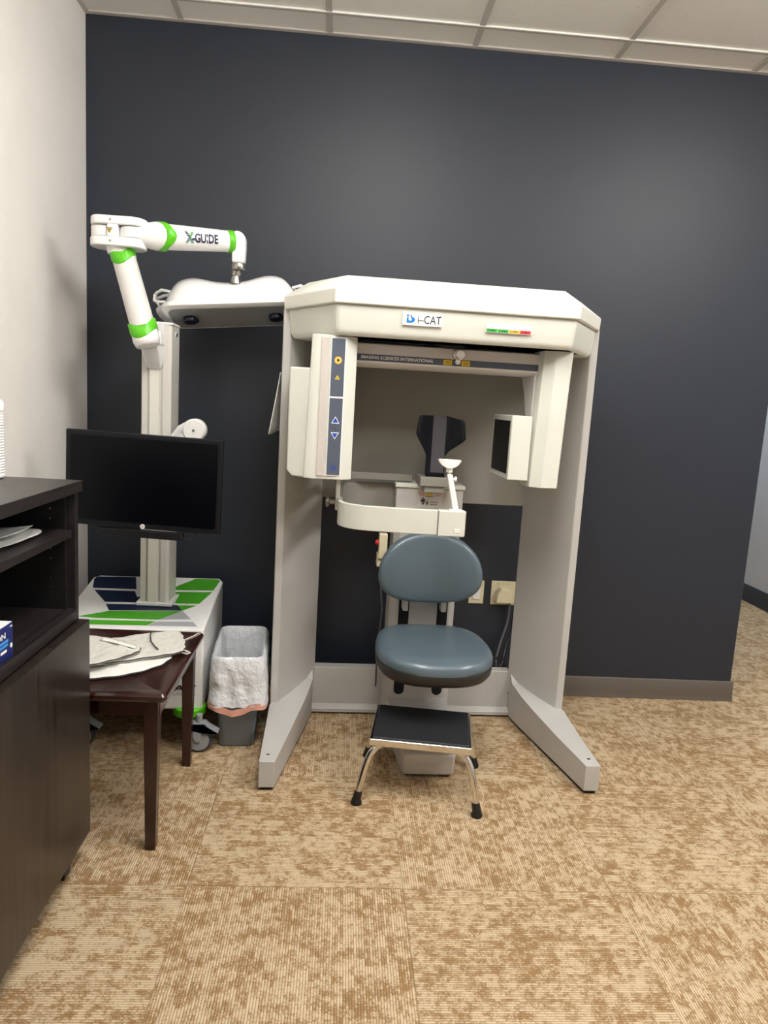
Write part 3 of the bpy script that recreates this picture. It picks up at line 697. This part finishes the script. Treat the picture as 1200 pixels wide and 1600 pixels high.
for (p_, s_) in ((E0+ax*.026, .0508), (T0-ax*.022, .0450)):
    b = MB(); q_ = [p_-ax*.02, p_-ax*.018, p_+ax*.018, p_+ax*.02]
    b.tube(q_, [s_-.002, s_, s_, s_-.002], 32)
    # collar edge swoops up on the outer side
    b.v = [q+ax*(.016*math.cos(math.atan2((q-p_).y, (q-p_).x)*2)) for q in b.v]
    build('green_collar', b, GREEN, CT, smooth=50)
# joint block
def stadium(x0_, x1_, yc, r, n=10, rr=None):
    rr = r if rr is None else rr; pts = []
    for g in range(n+1): a = -PI/2+PI*g/n; pts.append((x1_-rr+rr*math.cos(a), yc+r*math.sin(a)))
    for g in range(n+1): a = PI/2+PI*g/n; pts.append((x0_+rr+rr*math.cos(a), yc+r*math.sin(a)))
    return pts
b = MB()
b.prism(stadium(.192, .392, -.50, .058, rr=.045), 'z', 1.932, 1.962); b.prism(stadium(.190, .388, -.50, .058, rr=.045), 'z', 1.858, 1.890)
b.prism([(.262, -.556), (.300, -.556), (.300, -.45), (.262, -.45)], 'z', 1.888, 1.934)
jb = build('joint_block', b, WHITEP, CT, bevel=.006, seg=3)
jb_ = MB(); jb_.lathe([(.042, 0), (.046, .003), (.046, .037), (.042, .04)], (.238, -.50, 1.8905)); jb_.lathe([(.045, 0), (.050, .003), (.050, .037), (.045, .04)], (.343, -.502, 1.8905))
jb_.lathe([(.040, -.02), (.044, 0)], (.29, -.50, 1.858))
build('pivot_barrel', jb_, WHITEM, jb, smooth=40)
for z_ in (1.946, 1.874):
    b = MB(); b.cyl((.275, -.559, z_), (.275, -.55, z_), .0045, n=12); build('screw', b, STEEL, jb)
tb = MB(); tri(tb, .272, 1.910, .011, -.5568, 0, True); tri(tb, .272, 1.9105, .0078, -.5571, 1, True); tri(tb, .272, 1.911, .004, -.5574, 0, True)
build('warning_mark', tb, [TEXTB, YELLOW], jb, smooth=0, fixn=False)
# upper arm
A = Vector((.395, -.495, 1.912)); Bp = Vector((.688, -.34, 1.943)); ax2 = (Bp-A).normalized()
b = MB(); b.tube([A-ax2*.03, A, A+ax2*.02, A+ax2*.045], [.036, .046, .050, .050], 28); b.tube([A-ax2*.05, A-ax2*.02], [.03, .04], 20); build('arm_knuckle', b, WHITEP, CT, smooth=60)
b = MB(); b.tube([A+ax2*.03, Bp-ax2*.01], [.0475, .0385], 36); ua = build('upper_arm', b, WHITEP, CT, smooth=60)
for (p_, s_, L_, dirn) in ((A+ax2*.058, .0518, .016, 1), (Bp-ax2*.028, .0415, .012, -1)):
    b = MB(); b.tube([p_-ax2*L_, p_-ax2*(L_-.002), p_+ax2*(L_-.002), p_+ax2*L_], [s_-.002, s_, s_, s_-.002], 36)
    b.v = [q+ax2*dirn*(.014*math.cos(math.atan2((q-p_).z, (q-p_).y)*2) if dirn > 0 else 0) for q in b.v]
    build('green_collar', b, GREEN, CT, smooth=50)
# arm lettering, laid on the tube surface
def on_tube(t, off):
    nf = Vector((0, -1, 0)); nf = (nf-ax2*nf.dot(ax2)).normalized(); nu = Vector((0, 0, 1)); nu = (nu-ax2*nu.dot(ax2)-nf*nu.dot(nf)).normalized()
    L_ = (Bp-A).length
    for i, q in enumerate(t.v):
        k = (q.x-.030-A.x)/(Bp.x-A.x); cen = A.lerp(Bp, k); r_ = .0475-.009*((k*L_-.03)/(L_-.04))+off
        ang = q.z/r_-.12; t.v[i] = cen+nf*math.cos(ang)*r_+nu*math.sin(ang)*r_
    return t
t = on_tube(text_mb('-GUIDE', .088, .034, (.597, 0, 0), 0, bold=.03, depth=0), .0026); build('lettering', t, NAVYT, ua, smooth=0, fixn=False)
t = MB()
for i in range(7):
    z0_, z1_ = .021-i*.006, .021-i*.006-.0042
    for (xa, xb) in ((.534, .556), (.556, .534)):
        f0, f1 = i/7, (i+.65)/7; xx0 = xa+(xb-xa)*f0; xx1 = xa+(xb-xa)*f1; mi = (0 if i < 4 and xa < xb else 1)
        if i >= 4: mi = 2
        t.poly([(xx0-.0045, 0, z0_), (xx0+.0045, 0, z0_), (xx1+.0045, 0, z1_), (xx1-.0045, 0, z1_)], mi)
t = on_tube(t, .0026); build('striped_mark', t, [NAVYT, LGREEN, mat('teal_print', (96, 140, 140))], ua, smooth=0, fixn=False)
b = MB(); b.prism([(.690, 1.968), (.718, 1.966), (.737, 1.945), (.737, 1.90), (.735, 1.846), (.685, 1.846), (.685, 1.89)], 'y', -.445, -.39)
b.move((-.012, .08, .015)); build('wrist', b, WHITEP, CT, bevel=.012, seg=4)
b = MB(); b.lathe([(.0265, 0), (.028, .003), (.028, .022), (.0265, .024)], (.709, -.416, 1.824)); b.lathe([(.0, 0), (.012, .004), (.019, .014), (.017, .026), (.012, .034)], (.700, -.405, 1.798)); b.cyl((.697, -.40, 1.775), (.698, -.402, 1.802), .022, .016)
b.move((-.012, .08, .015)); build('ball_joint', b, STEEL, CT, smooth=50)
# scanner head
HD = bpy.data.objects.new('camera_head', None); COL.objects.link(HD); HD.parent = CT
HD.location = (.669-.36, -.262+.37, 1.716); HD.rotation_euler = (math.radians(-16), math.radians(-5.5), 0); HD.empty_display_size = .05; ORG[HD.name] = Vector()
sil = [(-.262, -.035), (.262, -.035), (.266, -.01), (.25, .035), (.222, .078), (.19, .098), (.15, .103), (.11, .096), (.06, .083), (0, .078), (-.06, .083), (-.11, .096), (-.15, .103), (-.19, .098), (-.222, .078), (-.25, .035), (-.266, -.01)]
sil = [(p.x, p.y) for p in smooth_loop(sil, 3)]
sil = [(x_, max(z_, -.035)) for x_, z_ in sil]
def hr_(k, y_, dz=0): return [(x_*(1-(1-k)*.35), y_, -.035+(z_+.035)*k+dz) for x_, z_ in sil]
b = MB(); b.loft([hr_(.30, -.112), hr_(.45, -.108), hr_(.72, -.085), hr_(.93, -.05), hr_(1, -.01), hr_(1, .04), hr_(.9, .09), hr_(.5, .115)])
build('head_shell', b, WHITEP, HD, smooth=60, world=False)
b = MB(); b.loft([rrect(0, 0, .258, .108, .05, -.052), rrect(0, 0, .268, .118, .055, -.046), rrect(0, 0, .268, .118, .055, -.030), rrect(0, 0, .26, .11, .055, -.026)])
build('head_rim', b, WHITEM, HD, smooth=40, world=False)
b = MB(); b.loft([rrect(0, 0, .245, .094, .04, -.0545), rrect(0, 0, .245, .094, .04, -.050)])
wpan = build('window_panel', b, PERF, HD, smooth=40, world=False)
for cx in (-.17, .17):
    b = MB(); b.lathe([(.001, -.020), (.024, -.020), (.026, -.016), (.026, 0)], (cx, -.01, -.0545)); b.lathe([(.029, -.010), (.031, -.004), (.029, 0)], (cx, .006, -.0545))
    build('lens', b, LENS, HD, bevel=.001, world=False)
for p_ in ((-.225, -.07), (.225, -.07), (0, -.082), (-.225, .07), (.225, .07), (0, .082), (-.235, 0), (.235, 0)):
    b = MB(); b.cyl((p_[0], p_[1], -.056), (p_[0], p_[1], -.054), .0035, n=10)
    build('screw', b, STEEL, HD, world=False)
for s_ in (-1, 1):
    b = MB()
    lp_ = [(s_*.245, -.03, .050), (s_*.275, -.035, .055), (s_*.30, -.02, .050), (s_*.312, 0, .035), (s_*.305, .02, .045), (s_*.28, .02, .055), (s_*.25, .01, .055)]
    b.tube([Vector(q) for q in lp_], .006, 8, closed=True)
    b.tube([(s_*.308, -.015, .045), (s_*.305, -.035, .012), (s_*.29, -.045, .002), (s_*.258, -.045, .0)], .0055, 8)
    b.tube([(s_*.300, -.03, .012), (s_*.280, .0, -.02), (s_*.255, .02, -.042)], .0045, 8)
    build('handle', b, WHITEM, HD, smooth=60, world=False)
# monitor
MO = bpy.data.objects.new('monitor', None); COL.objects.link(MO); MO.parent = CT; MO.empty_display_size = .05; ORG[MO.name] = Vector()
MO.location = (.442-.36, -.728+.37, 1.0354); MO.rotation_euler = (0, math.radians(1), -.1002)
W2, H2 = .2775, .1675
b = MB(); b.box(-W2, W2, 0, .028, -H2, H2); b.box(-.13, .13, .02, .06, -.12, .12); b.v = [q for q in b.v]
build('bezel', b, BEZEL, MO, bevel=.004, seg=3, world=False)
b = MB(); b.box(-W2+.017, W2-.015, -.0012, .01, -H2+.020, H2-.016); build('screen', b, SCREEN, MO, world=False)
b = MB(); b.lathe([(.0085, 0), (.0085, .002)], (.003, -.0022, -H2+.0095), 'y', mi=0)
t = text_mb('hp', .008, .008, (.003, -.0023, -H2+.0095), 1, shear=.2); b.add(t.v, t.f, 1); build('badge', b, [WHITEP, TEXTB], MO, smooth=0, world=False, fixn=False)
b = MB(); b.box(-.165, .145, .004, .030, -H2-.034, -H2-.006); build('sound_bar', b, BLACK, MO, bevel=.004, world=False)
b = MB(); b.tube([(.145, .012, -H2-.025), (.165, .012, -H2-.028), (.185, .014, -H2-.018), (.195, .016, -H2+.004)], .0035, 8); build('audio_cable', b, BLACK, MO, smooth=60, world=False)
for p_ in MO.children: p_.rotation_euler = (.0, 0, 0)
b = MB(); b.tube([(.50, -.47, 1.175), (.53, -.48, 1.205), (.565, -.49, 1.222), (.578, -.49, 1.222)], [.030, .036, .040, .040], 24, flat=.7)
b.lathe([(.038, -.028), (.043, -.022), (.043, .022), (.038, .028)], (.574, -.50, 1.216), 'y', n=32)
b.box(.44, .52, -.46, -.42, 1.09, 1.15); b.prism([(.45, 1.09), (.54, 1.12), (.60, 1.19), (.56, 1.22), (.50, 1.18), (.45, 1.15)], 'y', -.52, -.48)
b.tube([(.53, -.50, 1.12), (.45, -.56, 1.05), (.443, -.67, 1.035)], .025, 12)
ma = build('monitor_arm', b, WHITEM, CT, smooth=40)
b = MB(); b.cyl((.574, -.5285, 1.216), (.574, -.531, 1.216), .0045, n=12); build('arm_bolt', b, STEEL, ma)
b = MB()
for k in range(3): b.tube([(.47+k*.006, -.43, 1.12), (.485+k*.006, -.455, 1.175+k*.006), (.505+k*.008, -.47, 1.20+k*.006), (.53, -.475, 1.195)], .004, 8)
build('cable', b, BLACK, ma, smooth=60)

# ================================================================ CABINET
CB = thing('storage_cabinet', 'espresso wood cabinet with open shelves over a flat door along the white wall', 'cabinet', (.22, -1.95, 0))
Ye, Yn, XF = -1.312, -2.62, .430
b = MB(); b.box(.004, XF+.010, Yn, Ye, 1.077, 1.107); build('top', b, CABT, CB, bevel=.0015)
def sidep(y0, y1): 
    b = MB(); b.box(.008, XF, y0, y1, .085, 1.077); build('side_panel', b, CABT, CB, bevel=.001)
sidep(Ye-.03, Ye-.006); sidep(Yn+.006, Yn+.03)
b = MB(); b.box(.008, .02, Yn+.03, Ye-.03, .085, 1.077); build('back_panel', b, CABI, CB, smooth=0)
b = MB(); b.box(.02, XF-.012, Yn+.03, Ye-.042, .085, .71); b.box(.02, XF-.022, Ye-.042, Ye-.03, .755, 1.077); build('carcass', b, CABI, CB, smooth=0)
b = MB(); b.box(.02, XF+.006, Yn+.03, Ye-.03, .728, .758); build('bottom_shelf', b, CABT, CB, bevel=.0015)
b = MB(); b.box(.03, XF-.004, Yn+.052, Ye-.042, .958, .978); build('middle_shelf', b, CABT, CB, bevel=.0015)
b = MB()
for k in range(11):
    z_ = .79+k*.027
    if abs(z_-.968) < .014: continue
    for x_ in (.09, XF-.06):
        b = MB(); b.cyl((x_, Ye-.0418, z_), (x_, Ye-.043, z_), .0022, n=8); build('shelf_pin_hole', b, STEEL, CB)
b = MB(); b.box(XF-.002, XF+.030, Yn, Ye-.008, .087, .722); build('door', b, CABD, CB, bevel=.0015)
for y_ in (Ye-.09, Yn+.06):
    b = MB(); b.prism([(XF-.05, y_-.025), (XF-.004, y_-.025), (XF-.004, y_+.02), (XF-.05, y_+.02)], 'z', 0, .088); build('foot', b, BLACK, CB, bevel=.002)
    b = MB(); b.box(.03, .07, y_-.02, y_+.02, 0, .088); build('foot', b, BLACK, CB, bevel=.002)
# papers on the middle shelf
def sheet(name, pts, z, m, lift=.0, th=.0006, wob=.002, label=None, cat=None, group=None):
    loop = smooth_loop([(x_, y_, 0) for x_, y_ in pts], 4); c = sum(loop, Vector())/len(loop); b = MB(); rings = []
    fr = [0.02, .2, .4, .6, .8, 1]
    for f_ in fr:
        r_ = []
        for q in loop:
            p_ = c+(q-c)*f_; zz = z+wob*(noise.noise(Vector((p_.x*14, p_.y*14, z*90)))+1)+lift*max(0, (p_.x-c.x)/.12)**2*(f_**2)
            r_.append((p_.x, p_.y, zz))
        rings.append(r_)
    b.loft(rings, cap=False)
    o = build(name, b, m, solid=th, smooth=60)
    if label: tag(o, label, cat, group)
    return o
sheet('paper_sheet', [(.15, -1.66), (.33, -1.70), (.385, -1.62), (.392, -1.48), (.355, -1.40), (.27, -1.40), (.14, -1.45)], .9795, PAPER, lift=.010, label='lower loose white paper on the cabinet middle shelf', cat='paper', group='papers on the middle shelf')
sheet('paper_sheet', [(.13, -1.70), (.30, -1.72), (.355, -1.62), (.385, -1.50), (.32, -1.43), (.20, -1.435), (.12, -1.50)], .9865, PAPER, lift=.020, label='upper curled paper lying over the other sheet on the middle shelf', cat='paper', group='papers on the middle shelf')
# navy box
BX = thing('glove_box', 'navy and white cardboard box on the lowest open shelf of the cabinet', 'box', (.37, -1.86, .7585))
b = MB(); b.box(.30, .425, -1.98, -1.705, .7585, .835); build('carton', b, [BOXB], BX, bevel=.001)
b = MB(); b.box(.301, .424, -1.979, -1.706, .8346, .8356); build('box_lid', b, BOXW, BX)
t = text_mb('ON', .042, .014, (.4253, -1.763, .815), 0, face='+x', bold=.02); build('lettering', t, TEXTW, BX, smooth=0, fixn=False)
b = MB(); b.box(.4251, .4257, -1.80, -1.729, .797, .803); b.box(.4251, .4257, -1.80, -1.731, .788, .794); build('blue_print', b, LBLUE, BX, smooth=0)
b = MB(); b.lathe([(.0055, 0), (.0055, .0007)], (.4251, -1.715, .784), 'x'); build('white_print', b, TEXTW, BX, smooth=0)
b = MB(); b.box(.4251, .4257, -1.765, -1.737, .776, .782); build('white_print', b, TEXTW, BX, smooth=0)
b = MB(); b.box(.4251, .4257, -1.718, -1.709, .826, .829); build('white_print', b, TEXTW, BX, smooth=0)
# white tub on top
TU = thing('wipes_tub', 'white ribbed plastic tub standing on the cabinet top', 'tub', (.205, -1.364, 1.107))
b = MB(); pr = [(.045, 0), (.050, .004)]
for k in range(22): pr += [(.0505, .010+k*.0072), (.0488, .0136+k*.0072)]
pr += [(.0505, .17), (.046, .176)]
b.lathe(pr, (.205, -1.364, 1.1075)); build('tub_body', b, WHITEM, TU, smooth=30)
b = MB(); b.lathe([(.048, 0), (.0525, .002), (.0525, .022), (.046, .030), (.02, .034), (.001, .034)], (.205, -1.364, 1.2815)); build('lid', b, WHITEP, TU, smooth=40)

# ================================================================ SIDE TABLE
TB = thing('side_table', 'low dark cherry side table between cabinet and bin', 'table', (.36, -1.03, 0))
tx0, tx1, ty0, ty1, tt = .08, .668, -1.305, -.735, .500
b = MB(); b.loft([rrect((tx0+tx1)/2, (ty0+ty1)/2, (tx1-tx0)/2-.006, (ty1-ty0)/2-.006, .012, tt-.026), rrect((tx0+tx1)/2, (ty0+ty1)/2, (tx1-tx0)/2, (ty1-ty0)/2, .014, tt-.018), rrect((tx0+tx1)/2, (ty0+ty1)/2, (tx1-tx0)/2, (ty1-ty0)/2, .014, tt-.008), rrect((tx0+tx1)/2, (ty0+ty1)/2, (tx1-tx0)/2-.006, (ty1-ty0)/2-.006, .012, tt-.001), rrect((tx0+tx1)/2, (ty0+ty1)/2, (tx1-tx0)/2-.040, (ty1-ty0)/2-.040, .004, tt-.001), rrect((tx0+tx1)/2, (ty0+ty1)/2, (tx1-tx0)/2-.044, (ty1-ty0)/2-.044, .004, tt-.003)])
build('tabletop', b, CHERRY, TB, smooth=35)
b = MB()
for a_ in ((tx0+.03, tx1-.03, ty0+.024, ty0+.040), (tx0+.03, tx1-.03, ty1-.040, ty1-.024), (tx0+.024, tx0+.040, ty0+.03, ty1-.03), (tx1-.040, tx1-.024, ty0+.03, ty1-.03)): b.box(*a_, tt-.075, tt-.025)
build('apron', b, CHERRY, TB, bevel=.001)
for (lx, ly) in ((tx1-.047, ty0+.036), (tx1-.047, ty1-.036), (tx0+.045, ty0+.036), (tx0+.045, ty1-.036)):
    b = MB(); sx = 1 if lx > .3 else -1
    b.loft([[(lx+dx*.015, ly+dy*.015, 0) for dx, dy in ((-1, -1), (1, -1), (1, 1), (-1, 1))], [(lx+dx*.021, ly+dy*.021, tt-.08) for dx, dy in ((-1, -1), (1, -1), (1, 1), (-1, 1))], [(lx+dx*.0215, ly+dy*.0215, tt-.0255) for dx, dy in ((-1, -1), (1, -1), (1, 1), (-1, 1))]])
    build('leg', b, CHERRY, TB, bevel=.002)
# lead aprons folded on the table
def cloth(name, pts, z, h, m, label=None, seed=0, parent=None, pip=True):
    loop = smooth_loop([(x_, y_, 0) for x_, y_ in pts], 9); c = sum(loop, Vector())/len(loop); rings = []
    loop = [q+(q-c).normalized()*.0022*math.sin(i*1.15) for i, q in enumerate(loop)]
    prof = [(.985, 0), (1.0, .25), (1.0, .7), (.985, .95), (.95, 1.0), (.9, 1), (.82, 1), (.74, 1), (.66, 1), (.56, 1), (.46, 1), (.34, 1), (.22, 1), (.1, 1), (.01, 1)]
    for f_, hh in prof:
        r_ = []
        for q in loop:
            p_ = c+(q-c)*f_; n_ = .7*noise.noise(Vector((p_.x*16+seed, p_.y*16, seed*3.1)))+.5*noise.noise(Vector((p_.x*45, p_.y*30+seed, 1)))
            edge = 1 if f_ < .93 else .3
            r_.append((p_.x, p_.y, z+h*hh*(1+.9*max(-.4, n_)*edge)+(0 if hh == 0 else .0)))
        rings.append(r_)
    b = MB(); b.loft(rings)
    o = build(name, b, m, parent, smooth=70)
    if label: tag(o, label, 'apron', 'folded aprons piled on the side table')
    if pip:
        ps = [(q.x, q.y, z+h*.55) for q in loop]; b = MB(); b.tube(ps, .0022, 6, closed=True); build('piping', b, PIPING, o, smooth=60)
    return o
z0c = .4992
c0 = cloth('folded_apron', [(.16, -1.10), (.24, -.98), (.40, -.95), (.56, -.95), (.612, -.985), (.60, -1.08), (.52, -1.17), (.40, -1.215), (.20, -1.22)], z0c, .007, CLOTHW, 'white-edged apron lying at the bottom of the pile on the table', seed=3)
c1 = cloth('folded_apron', [(.30, -.97), (.42, -.88), (.50, -.83), (.585, -.800), (.620, -.86), (.645, -.955), (.635, -1.005), (.55, -1.06), (.44, -1.12), (.30, -1.14)], .5125, .009, CLOTH, 'grey apron with a dark fold line and loops, right on the table pile', seed=1)
b = MB(); b.tube([(.505, -.835, .5285), (.512, -.88, .5295), (.530, -.94, .5290), (.555, -.985, .5275), (.57, -1.005, .526)], .0022, 6); build('fold_line', b, PIPING, c1)
b = MB(); b.tube([(.625, -.90, .520), (.652, -.868, .526), (.668, -.850, .532), (.672, -.838, .528), (.655, -.848, .520), (.628, -.885, .516)], .005, 8, flat=.5); build('loop', b, CLOTH, c1, smooth=60)
b = MB(); b.tube([(.635, -.97, .517), (.655, -.975, .512), (.668, -.982, .509), (.660, -.988, .507), (.636, -.985, .511)], .003, 8); build('loop', b, CLOTH, c1, smooth=60)
c2 = cloth('folded_apron', [(.22, -1.02), (.30, -.93), (.40, -.945), (.475, -.99), (.52, -1.03), (.505, -1.08), (.45, -1.15), (.36, -1.21), (.22, -1.21)], .5295, .008, CLOTH, 'grey pocket flap with white band on top of the pile at the left', seed=7)
b = MB(); b.grid(lambda u_, v_: (.375+.13*u_, -.955-.068*u_-.026*v_*(1-.3*u_), .5415+.0015*math.sin(u_*5)), 10, 3); build('white_band', b, CLOTHW, c2, solid=.002, smooth=60)

# ================================================================ WASTE BIN
BN = thing('waste_bin', 'grey rectangular waste bin with white liner between cart and scanner', 'bin', (.755, -.46, 0))
AN = .07; bcx, bcy = .768, -.462
def br_(hx, hy, z, r=.03, jit=0, seed=0, n=10):
    base = dense(rrect(0, 0, .09, .185, .03, z, 4)); out_ = []; pts = []
    for x_, y_, z_ in base:
        x_ = x_*(hx/.09); y_ = y_*(hy/.185)
        pts.append((bcx+x_*math.cos(AN)-y_*math.sin(AN), bcy+x_*math.sin(AN)+y_*math.cos(AN), z_))
    for i, (x_, y_, z_) in enumerate(pts):
        if jit:
            d = Vector((x_-bcx, y_-bcy, 0)).normalized(); k = noise.noise(Vector((x_*30, y_*30, z*14+seed)))+.8*abs(noise.noise(Vector((x_*26+z*14, y_*26-z*12, z*16))))
            x_ += d.x*k*jit; y_ += d.y*k*jit; z_ += .5*jit*noise.noise(Vector((x_*40, y_*40, 5+seed)))
        out_.append((x_, y_, z_))
    return out_
b = MB(); b.loft([br_(.064, .155, 0), br_(.069, .160, .006), br_(.088, .183, .345), br_(.096, .191, .350), br_(.096, .191, .366), br_(.088, .183, .366), br_(.085, .180, .345), br_(.062, .157, .012)])
build('bin_body', b, BIN, BN, smooth=40)
b = MB(); rings = [br_(.050, .140, .06, jit=.008), br_(.066, .158, .20, jit=.010), br_(.076, .168, .32, jit=.003), br_(.081, .175, .350, jit=.001), br_(.0875, .184, .372, jit=.001), br_(.093, .190, .377, jit=.002), br_(.099, .195, .370, jit=.003)]
for k in range(9): rings.append(br_(.1035+.0009*k, .199+.0009*k, .352-.021*k, jit=.007+.0006*k, seed=k*.6))
b.loft(rings, cap=False)
ln = build('liner', b, LINER, BN, smooth=70)
b = MB()
def hem(z): 
    ps = []
    for i, q in enumerate(br_(.111, .207, z, jit=.008, seed=5.0)):
        q = Vector(q); w_ = .012*math.sin((q.x-.66)*34+1)*(1 if q.y < -.5 else .4); ps.append((q.x, q.y, q.z+w_))
    return ps
b.loft([hem(.186), hem(.176), hem(.160)], cap=False); build('drawstring_hem', b, DRAW, ln, smooth=70)

# ================================================================ HANGING CLOTH
b = MB()
def hc(u_, v_):
    wv = .5+.5*math.sin(u_*9)
    x_ = .893-(.003+.035*(1-v_)**1.1)*(1-u_)-.004*wv*(1-v_)
    return (x_-.004, -.475+.16*u_*(1-.35*v_), 1.215+.235*v_-.004*math.sin(u_*8)*(1-v_)+.012*u_)
b.grid(hc, 14, 12)
o = build('hanging_cloth', b, CLOTHW, solid=.003, smooth=70); tag(o, 'pale cloth hanging from the outer left side of the scanner', 'cloth')

# ================================================================ WALL PLATES AND CABLES
P1 = thing('wall_plate', 'ivory single wall plate behind the seat', 'wall plate', (1.804, 0, .50))
b = MB(); b.box(1.769, 1.839, -.006, 0, .444, .557); build('cover', b, PLATE, P1, bevel=.002)
b = MB(); b.box(1.787, 1.821, -.010, -.004, .466, .535); b.cyl((1.804, -.006, .452), (1.804, -.008, .452), .003, n=10); build('switch_insert', b, WHITEM, P1, bevel=.001)
P2 = thing('wall_outlet', 'ivory double wall plate with plug beside the scanner right leg', 'wall outlet', (1.93, 0, .50))
b = MB(); b.box(1.873, 1.989, -.006, 0, .443, .558); build('cover', b, PLATE, P2, bevel=.002)
b = MB()
for x_ in (1.905, 1.951): b.cyl((x_, -.005, .545), (x_, -.008, .545), .003, n=10)
build('screw', b, STEEL, P2)
b = MB(); b.loft([[(1.887, -.006, .456), (1.975, -.006, .456), (1.972, -.006, .510), (1.955, -.006, .533), (1.910, -.006, .533), (1.892, -.006, .510)], [(1.893, -.05, .460), (1.969, -.05, .460), (1.966, -.05, .508), (1.950, -.046, .526), (1.915, -.046, .526), (1.898, -.05, .508)]])
pg = build('power_plug', b, PLATE, bevel=.006, seg=3); tag(pg, 'ivory power plug fitted in the double wall plate', 'plug')
b = MB(); b.tube([(1.962, -.03, .457), (1.962, -.03, .41), (1.956, -.035, .36), (1.93, -.05, .28), (1.905, -.08, .20), (1.915, -.10, .10), (1.93, -.12, .012), (1.80, -.14, .008)], .0055, 10)
o = build('power_cable', b, CABLE, smooth=60); tag(o, 'grey power cable dropping from the plug behind the scanner', 'cable')
b = MB(); b.tube([(1.985, -.03, .44), (1.975, -.05, .34), (1.945, -.08, .25), (1.925, -.13, .20), (1.90, -.15, .17), (1.93, -.16, .08), (1.95, -.17, .01)], .005, 10)
b.tube([(1.83, -.10, .215), (1.88, -.13, .222), (1.93, -.12, .216), (1.95, -.08, .16), (1.95, -.06, .01)], .006, 10)
o = build('data_cable', b, BLACK, smooth=60); tag(o, 'black cable bundle sagging behind the scanner base bar', 'cable')
